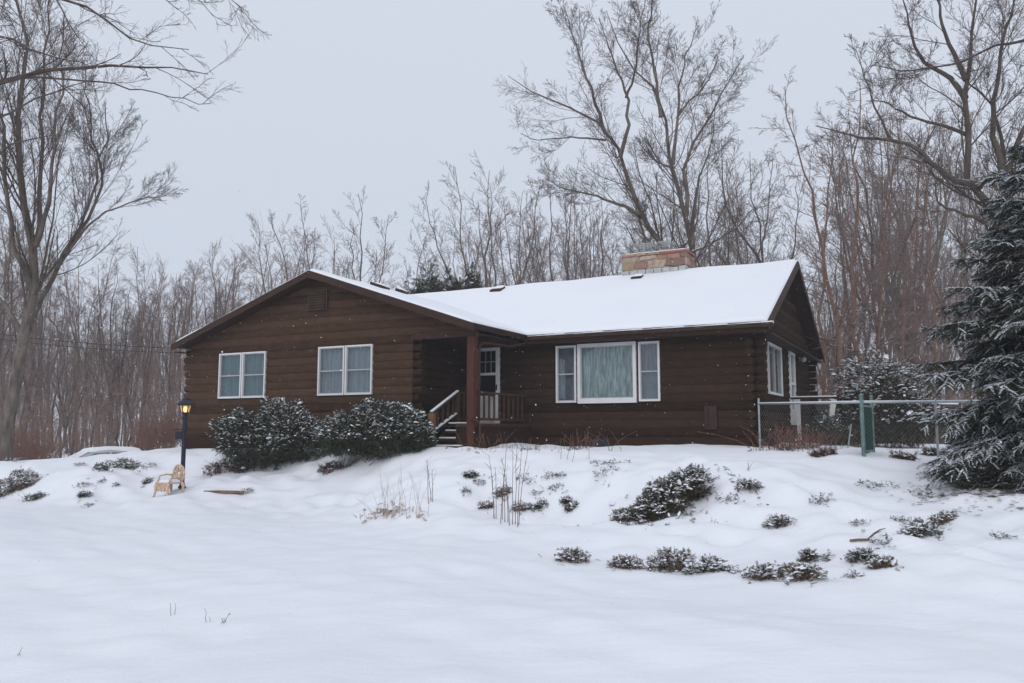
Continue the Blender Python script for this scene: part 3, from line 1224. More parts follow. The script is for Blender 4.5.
# ------------------------------------------------------------------ lamp post, garden chair, plank
x, y, _ = on_ground(182, 488)
z = gz(x, y)
lp = empty('lamp_post', (x, y, z), .3, label='dark lamp post with a lit amber lantern in front of the log house', cat='lamp post')
H = 1.92
m = MB()
m.tube([(0, 0, -.3), (0, 0, H - .32)], .048, 12)
m.lathe([(.085, 0), (.085, .03), (.06, .06), (.05, .12)], 12)
m.build('post', M['navy'], lp, smooth=False)
m = MB()
m.lathe([(.05, H - .62), (.062, H - .6), (.062, H - .56), (.05, H - .54)], 12)
m.lathe([(.05, H - .36), (.06, H - .34), (.045, H - .30), (.08, H - .26), (.09, H - .235)], 12)
m.tube([(-.21, 0, H - .62), (.02, 0, H - .62)], .012, 6)
m.build('crossbar', M['navy'], lp)
m = MB()
m.box(-.19, -.012, H - .84, -.05, .012, H - .66)
m.build('sign_plate', M['navy'], lp, bevel=.006)
m = MB()                                     # tapering lantern glass
m.lathe([(.085, H - .232), (.125, H - .075)], 6)
m.build('lantern_glass', M['lamp_glass'], lp)
m = MB()
for k in range(6):
    a = PI / 3 * k
    m.bar((.088 * math.cos(a), .088 * math.sin(a), H - .24), (.128 * math.cos(a), .128 * math.sin(a), H - .07), .014, .014)
m.build('lantern_frame', M['navy'], lp)
m = MB()
m.lathe([(0, H - .235), (.03, H - .22), (.045, H - .16), (.03, H - .11), (0, H - .10)], 10)
m.build('bulb', M['bulb'], lp, smooth=True)
m = MB()
m.lathe([(.0, H - .072), (.185, H - .085), (.195, H - .055), (.13, H + .015), (.085, H + .035), (.085, H + .06), (.06, H + .085), (.02, H + .095), (.012, H + .13), (0, H + .135)], 12)
m.build('lantern_roof', M['navy'], lp)

xc, yc, zc = on_ground(169, 495)
ch = empty('garden_chair', (xc, yc, gz(xc, yc) - .03), -.55, label='rusty ornate metal garden chair with snow on the seat beside the lamp post', cat='chair')
R_ = M['rust']
SH = .40
m = MB()                                     # curled front apron and seat rim
m.tube([(-.24 + .24 * (1 - math.cos(PI * k / 8)), -.22 - .02 * math.sin(PI * k / 8), SH - .03 - .0 * k) for k in range(9)], .026, 6)
for s in (-1, 1):
    m.tube([(s * .24, -.22, SH - .03), (s * .22, .22, SH - .03)], .026, 6)
m.tube([(-.22, .22, SH - .03), (.22, .22, SH - .03)], .026, 6)
for k in range(6):
    m.tube([(-.2 + .08 * k, -.2, SH - .02), (-.19 + .076 * k, .22, SH - .02)], .012, 5)
m.build('seat', R_, ch, smooth=True)
m = MB()
V, Qs = [], []
n = 14
for a in range(n + 1):
    for c in range(n + 1):
        u, v = a / n * 2 - 1, c / n * 2 - 1
        e = max(0, 1 - max(abs(u), abs(v)) ** 6)
        V.append((u * .225, v * .205, SH - .01 + .085 * e ** .5 * (1 - .15 * u * v)))
for a in range(n):
    for c in range(n):
        Qs.append((a * (n + 1) + c, (a + 1) * (n + 1) + c, (a + 1) * (n + 1) + c + 1, a * (n + 1) + c + 1))
link('seat_snow', np_mesh('seat_snow', V, Qs, M['clump_snow'], smooth=True), ch)
for sx, sy in ((-1, -1), (1, -1), (-1, 1), (1, 1)):
    m = MB()
    m.tube([(sx * .235, sy * .215, SH - .02), (sx * .265, sy * .245, SH - .13), (sx * .25, sy * .24, .18), (sx * .27, sy * .27, .02), (sx * .30, sy * .29, -.06)], [.042, .045, .036, .03, .034], 8)
    m.build('leg', R_, ch, smooth=True)
m = MB()                                     # leafy skirt panels between the front legs
for s in (-1, 0, 1):
    cx = s * .13
    m.tube([(cx - .06, -.235, SH - .05), (cx - .045, -.24, SH - .2), (cx, -.245, SH - .27), (cx + .045, -.24, SH - .2), (cx + .06, -.235, SH - .05)], .023, 6)
    m.tube([(cx, -.24, SH - .05), (cx, -.243, SH - .26)], .022, 6)
m.build('apron', R_, ch, smooth=True)
m = MB()                                     # round openwork back
arc = lambda k, r: (math.cos(k) * r, .235 + .05, SH + .20 + math.sin(k) * r * 1.15)
m.tube([(-.22, .22, SH - .02)] + [arc(PI - PI * k / 12, .23) for k in range(13)] + [(.22, .22, SH - .02)], .032, 8)
for r0 in (.155, .085):
    m.tube([arc(2 * PI * k / 16, r0) for k in range(17)], .023, 6, False)
for k in range(12):
    a = PI * 2 * k / 12
    m.tube([arc(a, .085), arc(a + .25, .16), arc(a, .22)], .019, 5)
    m.tube([tuple(np.array(arc(a + .13, .125)) + np.array((math.cos(2 * PI * q / 8) * .028, 0, math.sin(2 * PI * q / 8) * .028))) for q in range(9)], .015, 5, False)
for s in (-1, 1):
    m.tube([(s * .22, .24, SH + .18), (s * .27, .1, SH + .2), (s * .265, -.12, SH + .17), (s * .245, -.2, SH - .02)], .026, 6)
m.build('backrest', R_, ch, smooth=True)

ch.scale = (.80, .80, .78)
xa, ya, za = on_ground(214, 493)
m = MB()
m.box(-.42, -.07, -.01, .42, .07, .035)
pl_ = m.build('plank', M['plank'], None, bevel=.006, label='bare wooden plank lying on the snow right of the lamp post', cat='plank')
xa, ya, za = on_ground(224, 493)
pl_.location = (xa, ya, gz(xa, ya) + .015)
pl_.rotation_euler = (.03, .02, .02)

# ------------------------------------------------------------------ car under snow, behind the crest
cx, cy = at(96, 447, 27.5)[:2]
czz = -.36
car = empty('parked_car', (cx, cy, czz), rad(220), label='parked car buried in snow behind the left crest, only its roof and glass showing', cat='car')
# x runs along the car (front at +x), y across
def section_loft(m, secs):
    """secs: list of closed cross sections (lists of points), joined and capped"""
    n = len(secs[0])
    o = len(m.v)
    for s_ in secs:
        m.v += [tuple(p) for p in s_]
    for i in range(len(secs) - 1):
        for j in range(n):
            m.f.append((o + i * n + j, o + (i + 1) * n + j, o + (i + 1) * n + (j + 1) % n, o + i * n + (j + 1) % n)); m.m.append(m.mi)
    m.f.append(tuple(o + j for j in range(n))); m.m.append(m.mi)
    m.f.append(tuple(o + (len(secs) - 1) * n + j for j in reversed(range(n)))); m.m.append(m.mi)


def car_sec(x, w, zb, zt, k=.85):
    return [(x, -w * .96, zb), (x, -w, zb + (zt - zb) * .45), (x, -w * .97, zt - .06), (x, -w * k, zt), (x, w * k, zt), (x, w * .97, zt - .06), (x, w, zb + (zt - zb) * .45), (x, w * .96, zb)]


m = MB()
section_loft(m, [car_sec(*a) for a in ((-2.2, .72, .45, .72), (-2.1, .82, .3, .88), (-1.4, .86, .22, .95), (0, .87, .2, .93), (.9, .87, .2, .92), (1.7, .84, .22, .80), (2.15, .76, .3, .70), (2.28, .62, .42, .62))])
body = m.build('body', M['car_paint'], car, smooth=False, bevel=.03)
m = MB()
section_loft(m, [[(x, -w0, .90), (x, -w1, zt), (x, w1, zt), (x, w0, .90)] for x, w0, w1, zt in ((-1.75, .78, .74, .93), (-1.2, .80, .60, 1.36), (-.3, .81, .62, 1.42), (.25, .81, .61, 1.38), (1.05, .80, .76, .94))])
m.build('cabin', M['car_paint'], car, bevel=.02)
def glass_quad(name, pts, mat, off):
    a, b_, c, d = [Vector(p) for p in pts]
    n = (b_ - a).cross(d - a).normalized() * off
    m = MB()
    m.add([a + n, b_ + n, c + n, d + n, a + n * 1.6, b_ + n * 1.6, c + n * 1.6, d + n * 1.6], [(3, 2, 1, 0), (4, 5, 6, 7), (0, 1, 5, 4), (1, 2, 6, 5), (2, 3, 7, 6), (3, 0, 4, 7)])
    m.build(name, M[mat], car)


glass_quad('windscreen', [(.98, -.70, .98), (.98, .70, .98), (.32, .56, 1.34), (.32, -.56, 1.34)], 'frost_glass', .02)
glass_quad('rear_window', [(-1.68, .68, .98), (-1.68, -.68, .98), (-1.25, -.54, 1.31), (-1.25, .54, 1.31)], 'frost_glass', .02)
for s in (-1, 1):
    P = [(.75, s * .795, .97), (.18, s * .665, 1.31), (-.25, s * .672, 1.34), (-.25, s * .80, .97)]
    glass_quad('side_window', P if s < 0 else P[::-1], 'car_glass', -.02)
    P = [(-.33, s * .80, .97), (-.33, s * .672, 1.34), (-1.1, s * .655, 1.30), (-1.45, s * .78, .97)]
    glass_quad('side_window', P if s < 0 else P[::-1], 'car_glass', -.02)
    for wx in (-1.35, 1.4):
        m = MB()
        m.lathe([(.19, -.10), (.29, -.10), (.315, -.06), (.315, .06), (.29, .10), (.19, .10)], 20)
        t = m.build('wheel', M['tyre'], car, smooth=False)
        t.rotation_euler = (PI / 2, 0, 0)
        t.location = (wx, s * .78, .315)
        m = MB()
        m.lathe([(0, .07), (.06, .085), (.19, .07), (.195, .03), (.195, -.07), (0, -.07)], 16)
        m.build('rim', M['rim'], t)
    m = MB()
    m.box(2.1, s * .45, .55, 2.27, s * .68, .66)
    m.build('headlight', M['frost_glass'], car, bevel=.02)
def soft_cap(name, x0, x1, w, zf, t, parent):
    V, Qs = [], []
    n, q = 22, 14
    for a in range(n + 1):
        for c in range(q + 1):
            u, v = a / n, c / q * 2 - 1
            e = max(0., 1 - abs(2 * u - 1) ** 8) ** .5 * max(0., 1 - abs(v) ** 8) ** .5
            xx = x0 + (x1 - x0) * u
            V.append((xx, v * w(xx), zf(xx) + (.0 + t * e) * (1 + .12 * math.sin(xx * 5 + v * 3)) - .01))
    for a in range(n):
        for c in range(q):
            Qs.append((a * (q + 1) + c, (a + 1) * (q + 1) + c, (a + 1) * (q + 1) + c + 1, a * (q + 1) + c + 1))
    link(name, np_mesh(name, V, Qs, M['clump_snow'], smooth=True), parent)


soft_cap('roof_snow', -1.3, .36, lambda x: .63, lambda x: 1.39 - .04 * abs(x + .4), .13, car)
soft_cap('bonnet_snow', 1.02, 2.2, lambda x: .80 - .1 * (x - 1), lambda x: .93 - .18 * (x - 1), .14, car)
soft_cap('boot_snow', -2.15, -1.72, lambda x: .76, lambda x: .92, .14, car)

# ------------------------------------------------------------------ wires across the woods
for rows, lab in (((329, 341), 'upper of the two thin overhead wires crossing the woods beside the house'),
                  ((334, 345.5), 'lower of the two thin overhead wires crossing the woods beside the house')):
    a, c = at(-60, rows[0] - 3, 29.0), at(300, rows[1] + 6, 34.0)
    m = MB()
    m.tube([tuple(a + (c - a) * t + np.array([0, 0, -.35 * 4 * t * (1 - t)])) for t in np.linspace(0, 1, 14)], .008, 5)
    m.build('utility_wire', M['black'], None, label=lab, cat='wire', group='overhead wires')

# ------------------------------------------------------------------ wire fence from the house corner towards the spruce
FA = np.array(at(760, 447, 19.8)[:2])
FB = np.array(at(864, 456, 15.7)[:2])
FC = np.array(at(1010, 455, 16.2)[:2])


def zat(p):
    return gz(p[0], p[1])


def chain_link(name, A, B, rail_a, rail_b, parent, mat, pitch=.09, r=.0007):
    """woven mesh between A and B, from just above the snow to the rail"""
    L = np.linalg.norm(B - A)
    m = Tubes()
    Ps = []
    n = int(L / pitch)
    for s in (1, -1):
        for k in range(-20, n + 20):
            u0 = k * pitch
            hb = 1.02
            pts = []
            uu = np.array([u0, u0 + s * hb])
            tt0, tt1 = sorted((uu[0], uu[1]))
            lo = max(0, min(L, uu[0])); hi = max(0, min(L, uu[1]))
            if abs(hi - lo) < .02:
                continue
            row = []
            for u in (lo, hi):
                f = u / L
                h = abs(u - u0)
                zb = zat(A) * (1 - f) + zat(B) * f + .02
                zt = rail_a * (1 - f) + rail_b * f - .03
                q = A + (B - A) * f
                row.append((q[0], q[1], zb + (zt - zb) * h / hb))
            Ps.append(row)
    P = np.array(Ps)
    m.add(P, np.full(P.shape[:2], r), 3)
    return link(name, m.mesh(name, M[mat]), parent)


fence = empty('wire_fence', (FA[0], FA[1], zat(FA)), label='low wire mesh fence with a pipe top rail from the house corner to the spruce', cat='fence')
def rel(o):
    """children given in world coordinates"""
    for c in o.children:
        c.matrix_parent_inverse = Matrix.Translation(o.location).inverted()


ra, rb, rc = at(760, 404, 19.8)[2], at(864, 402.5, 15.7)[2], at(1010, 401.5, 16.2)[2]
m = MB()
m.tube([(*FA, ra), (*FB, rb)], .02, 8)
m.build('top_rail', M['galv'], fence, smooth=True)
m = MB()
m.tube([(*FB, rb + .0), (*FC, rc)], .02, 8)
m.build('top_rail', M['galv'], fence, smooth=True)
m = MB()
m.bar((*FB, rb + .026), (*FC, rc + .026), .034, .022)
m.bar((*FA, ra + .026), (*FB, rb + .026), .034, .022)
m.build('rail_snow', M['clump_snow'], fence)
for p, top, r in ((FA, ra + .11, .024), (FB, rb + .14, .034), (FB + (FC - FB) * .5, rb + .04, .022), (FC, rc + .05, .024)):
    m = MB()
    m.tube([(*p, zat(p) - .3), (*p, top)], r, 10)
    m.tube([(*p, top), (*p, top + .03)], [r * 1.25, r * .6], 10)
    m.build('fence_post', M['green' if r > .03 else 'galv'], fence, smooth=False)
chain_link('wire_mesh', FA, FB, ra, rb, fence, 'galv', .11, .0007)
chain_link('wire_mesh', FB, FC, rb, rc, fence, 'galv')
rel(fence)

GA = FB + np.array([.02, .12])
gd = np.array([.66, 1.0]) * .95
gate = empty('wire_gate', (GA[0], GA[1], zat(GA)), label='dark green wire gate swung open edge-on behind the fence post', cat='gate')
GBp = GA + gd
for p, top in ((GA + gd * .08, rb + .11), (GBp, rb + .16)):
    m = MB()
    m.tube([(*p, zat(p) - .2), (*p, top)], .03, 10)
    m.tube([(*p, top), (*p, top + .03)], [.037, .02], 10)
    m.build('gate_post', M['green'], gate)
m = MB()
for z in (zat(GA) + .08, rb - .05):
    m.tube([(*(GA + gd * .1), z), (*GBp, z)], .018, 8)
m.build('gate_frame', M['green'], gate)
chain_link('wire_mesh', GA, GBp, rb, rb, gate, 'green_wire', .035, .006)
rel(gate)

# dark board fence at the back of the yard
A, B = at(806, 440, 29.5)[:2], at(960, 440, 31.5)[:2]
bf = empty('board_fence', (A[0], A[1], 1.2), label='dark weathered board fence with a snowy rail in the back yard', cat='fence')
L = np.linalg.norm(B - A)
e = (B - A) / L
m = MB()
rnd = random.Random(4)
n = int(L / .16)
for k in range(n):
    p = A + e * (k * .16)
    q = A + e * (k * .16 + .145)
    h = 2.72 + rnd.uniform(-.03, .03)
    m.bar((*(p), (h + .6) / 2), (*(q), (h + .6) / 2), .025, h - .6)
m.build('board', M['old_wood'], bf)
m = MB()
nn = np.array([-e[1], e[0]]) * -.05
m.bar((*(A + nn), 2.62), (*(B + nn), 2.62), .05, .10)
m.build('fence_rail', M['old_wood'], bf)
m = MB()
m.bar((*(A + nn), 2.70), (*(B + nn), 2.70), .07, .05)
m.build('rail_snow', M['clump_snow'], bf)
for k in range(4):
    p = A + e * (L * k / 3) + nn
    m = MB()
    m.bar((*p, .6), (*p, 2.85), .1, .1, (0, 1, 0))
    m.build('fence_post', M['old_wood'], bf)
rel(bf)

pa = at(847, 443, 21.0); pb = at(851, 424, 20.8)
m = MB()
zz = gz(pa[0], pa[1])
m.bar((pa[0], pa[1], zz - .1), (pb[0], pb[1], pb[2]), .03, .03, (0, 1, 0))
m.build('garden_stake', M['galv'], None, label='thin pale stake leaning in the snow behind the wire fence', cat='stake')
# ------------------------------------------------------------------ evergreen shrubs out of sprigs
def sprig_template(k=6, nl=.34, nw=.085, droop=.12):
    V, Q = [], []
    for i in range(k):
        x = .12 + .8 * i / (k - 1)
        L = nl * (1 - .45 * i / (k - 1))
        for s in (-1, 1):
            b = len(V)
            dx, dy = math.cos(rad(48)) * L, s * math.sin(rad(48)) * L
            z = -droop * x * x
            V += [(x - nw / 2, 0, z), (x + nw / 2, 0, z), (x + dx + nw * .3, dy, z + .07), (x + dx - nw * .4, dy, z + .05)]
            Q.append((b, b + 1, b + 2, b + 3))
    b = len(V)
    V += [(0, -.015, 0), (1.1, -.012, -droop * 1.1), (1.1, .012, -droop * 1.1), (0, .015, 0)]
    Q.append((b, b + 1, b + 2, b + 3))
    return np.array(V), np.array(Q)


SPRIG = sprig_template()
def snow_template():
    V = [(0, 0, .16)]
    n = 7
    rr = [1, .8, 1.05, .7, .95, .85, 1.1]
    for i in range(n):
        a = 2 * PI * i / n
        V.append((.62 * math.cos(a) * rr[i], .34 * math.sin(a) * rr[i], -.03))
    for i in range(n):
        a = 2 * PI * i / n
        V.append((.4 * math.cos(a) * rr[i], .2 * math.sin(a) * rr[i], .12))
    Q = []
    for i in range(n):
        j = (i + 1) % n
        Q.append((1 + i, 1 + j, 8 + j, 8 + i))
        Q.append((8 + i, 8 + j, 0, 0))
    return np.array(V, float), Q


SN_V, SN_Q = snow_template()
SN_Q = np.array([q if q[3] != q[2] else (q[0], q[1], q[2], q[2]) for q in SN_Q])


def place(template, pos, dirs, size, rs, up=None, roll=.6):
    """copies of a template: +x along dirs, +z roughly up"""
    V, Q = template
    N = len(pos)
    t = norm(dirs)
    upv = np.zeros((N, 3)); upv[:, 2] = 1
    upv += rs.normal(size=(N, 3)) * roll
    u = norm(np.cross(upv, t))
    w = np.cross(t, u)
    P = pos[:, None, :] + size[:, None, None] * (V[None, :, 0:1] * t[:, None, :] + V[None, :, 1:2] * u[:, None, :] + V[None, :, 2:3] * w[:, None, :])
    F = (Q[None] + (np.arange(N) * len(V))[:, None, None]).reshape(-1, Q.shape[1])
    return P.reshape(-1, 3), F


def tri_mesh(name, V, F, mat, smooth=False):
    """quads, some of them folded to triangles"""
    me = bpy.data.meshes.new(name)
    d = F[:, 2] == F[:, 3]
    q, t = F[~d], F[d][:, :3]
    n = len(q) * 4 + len(t) * 3
    me.vertices.add(len(V)); me.vertices.foreach_set('co', np.asarray(V, np.float32).ravel())
    me.loops.add(n)
    me.loops.foreach_set('vertex_index', np.concatenate([q.ravel(), t.ravel()]).astype(np.int32))
    me.polygons.add(len(q) + len(t))
    st = np.concatenate([np.arange(len(q)) * 4, len(q) * 4 + np.arange(len(t)) * 3]).astype(np.int32)
    me.polygons.foreach_set('loop_start', st)
    me.polygons.foreach_set('use_smooth', np.full(len(st), smooth))
    me.materials.append(mat)
    me.update(calc_edges=True)
    return me


def shrub(name, loc, lobes, n, size, seed, leaf_m, snow=.4, branch_m='bark_dark', bare=0, spread=.5, snow_size=1.0, core=True,
          floor=None, snow_min=-.1, flatd=0., extra_p=.22, stray=0., **kw):
    """lobes: (x, y, z, rx, ry, rz) relative to loc; sprigs clothe the lobes from inside to outside, some carry snow"""
    rs = np.random.RandomState(seed)
    root = empty(name, loc, **kw)
    lob = np.array(lobes, float)
    area = lob[:, 3] * lob[:, 4] + lob[:, 3] * lob[:, 5] + lob[:, 4] * lob[:, 5]
    w = rs.choice(len(lob), n, p=area / area.sum())
    d = norm(rs.normal(size=(n, 3)))
    rr = 1 - np.abs(rs.normal(size=n)) * .22
    ph = rs.uniform(0, 6.28, 6)
    lump = 1 + .10 * np.sin(d[:, 0] * 7 + ph[0] + w) + .10 * np.sin(d[:, 1] * 8 + ph[1]) + .08 * np.sin(d[:, 2] * 9 + ph[2] + w * 2)
    pos = lob[w, :3] + d * lob[w, 3:] * (rr * lump)[:, None]
    out = norm(d / lob[w, 3:])
    dirs = out * .8 + rs.normal(size=(n, 3)) * spread
    dirs[:, 2] += .25
    dirs[:, 2] *= 1 - flatd
    sz = size * rs.uniform(.65, 1.3, n)
    gzs = ground(pos[:, 0] + loc[0], pos[:, 1] + loc[1]) - loc[2]
    if stray:
        e = rs.rand(n) < stray
        ext = np.ptp(pos, axis=0)
        pos[e, 0] += rs.normal(size=e.sum()) * ext[0] * .22
        pos[e, 1] += rs.normal(size=e.sum()) * max(ext[1], .3) * .35
        gzs = ground(pos[:, 0] + loc[0], pos[:, 1] + loc[1]) - loc[2]
        pos[e, 2] = gzs[e] + rs.uniform(.0, .05, e.sum())
    keep = pos[:, 2] > gzs - .03
    pos, dirs, sz, out, rr = pos[keep], dirs[keep], sz[keep], out[keep], rr[keep]
    V, F = place(SPRIG, pos - norm(dirs) * sz[:, None] * .4, dirs, sz, rs)
    link('foliage', np_mesh('foliage', V, F, M[leaf_m]), root)
    if snow > 0:
        # columns seen from above: only the topmost sprigs catch snow
        cell = size * .8
        key = np.floor(pos[:, :2] / cell).astype(int)
        order = np.argsort(-pos[:, 2])
        top = {}
        pick = []
        for i in order:
            k = tuple(key[i])
            c = top.get(k, [])
            pat = math.sin(pos[i, 0] * 4.3 / (size * 5) + ph[3]) * math.sin(pos[i, 1] * 3.7 / (size * 5) + ph[4]) + .5 * math.sin(pos[i, 0] * 9 / (size * 5) + pos[i, 2] * 7)
            if len(c) < 5 and out[i, 2] > snow_min - .25 * rs.rand() and rs.rand() < (snow + .35 * pat) * (1.0 if not c else .7):
                pick.append(i)
            c.append(i); top[k] = c
        extra = np.nonzero((out[:, 2] > -.2) & (rr > .9) & (rs.rand(len(pos)) < snow * extra_p))[0]
        pick = np.unique(np.r_[np.array(pick, int), extra])
        if len(pick):
            p = pos[pick].copy(); dd = dirs[pick].copy(); dd[:, 2] *= .35
            p[:, 2] += size * .10
            V, F = place((SN_V, SN_Q), p, dd, sz[pick] * np.clip(.5 * np.exp(rs.normal(size=len(pick)) * .45), .2, 1.3) * snow_size, rs, roll=.2)
            link('snow', tri_mesh('snow', V, F, M['clump_snow'], True), root)
    # stems that carry the sprigs
    k = max(4, min(60, n // 25))
    sel = rs.choice(len(pos), k)
    P = np.empty((k, 4, 3)); 
    b0 = lob[rs.choice(len(lob), k), :3].copy(); b0 += rs.normal(size=(k, 3)) * .05
    b0[:, 2] = ground(b0[:, 0] + loc[0], b0[:, 1] + loc[1]) - loc[2] - .05
    for q, t in enumerate((0, .35, .7, 1)):
        P[:, q] = b0 * (1 - t) + pos[sel] * t
        P[:, q, 2] += .12 * math.sin(t * PI) * size
    T = Tubes()
    T.add(P, np.maximum(.002, np.linspace(.05, .012, 4))[None] * np.full((k, 1), size * 1.2), 4)
    if bare:
        Pb = np.empty((bare, 4, 3))
        s2 = rs.choice(np.nonzero(out[:, 2] > .2)[0], bare)
        dv = norm(np.c_[rs.normal(size=(bare, 2)) * .9, np.full(bare, .8)])
        for q in range(4):
            Pb[:, q] = pos[s2] + dv * (q / 3 - .2) * rs.uniform(.15, .4, bare)[:, None] + rs.normal(size=(bare, 3)) * .012
        T.add(Pb, np.full((bare, 4), .0035), 3)
    link('stem', T.mesh('stem', M[branch_m]), root)
    return root


# the two big yews in front of the wing
def gpt(px, row):
    x, y, z = on_ground(px, row)
    return (x, y, z)


x, y, z = gpt(268, 472)
y += .55
shrub('yew_shrub', (x, y, gz(x, y)), [(-.75, 0, .72, .78, .75, .62), (.1, .1, .84, .85, .8, .74), (.72, -.1, .58, .70, .7, .54), (-.3, -.2, .42, 1.1, .8, .46), (-1.05, .05, .86, .42, .5, .40)],
      8500, .13, 3, 'yew', .85, bare=14, extra_p=.6, snow_size=.75, label='left of the two big dark yew shrubs dusted with snow under the paired windows', cat='shrub', group='yew shrubs under the windows')
x, y, z = gpt(370, 470)
y += .5
shrub('yew_shrub', (x, y, gz(x, y)), [(-.66, 0, .50, .66, .8, .50), (.12, .05, .72, .82, .8, .62), (.78, -.05, .54, .62, .75, .52), (-.1, -.2, .42, 1.15, .8, .44), (1.02, 0, .36, .42, .55, .34)],
      9000, .13, 9, 'yew', .85, bare=26, extra_p=.6, snow_size=.75, label='right of the two big yew shrubs, beside the porch steps, twigs poking up', cat='shrub', group='yew shrubs under the windows')
# bush behind the wire fence and the small one by the deck
x, y = at(886, 440, 24.0)[:2]
shrub('evergreen_bush', (x, y, gz(x, y)), [(-.35, 0, 1.75, 1.0, .9, .95), (.45, .1, 1.45, .95, .9, .95), (-.7, .1, .95, .8, .8, .8), (.9, 0, .8, .7, .8, .75), (0, -.1, .8, 1.3, .9, .8)],
      8000, .15, 17, 'juniper', 1.0, snow_size=1.0, extra_p=.65, snow_min=-.4, bare=10, label='tall rounded evergreen bush topped with snow behind the wire fence', cat='bush')
x, y = at(828, 440, 22.5)[:2]
shrub('evergreen_bush', (x, y, gz(x, y)), [(-.05, 0, .45, .42, .4, .42), (.35, .1, .3, .3, .35, .32)], 900, .14, 23, 'yew', .6, snow_size=.7, extra_p=.4,
      label='small evergreen bush with snow beside the side deck', cat='bush')

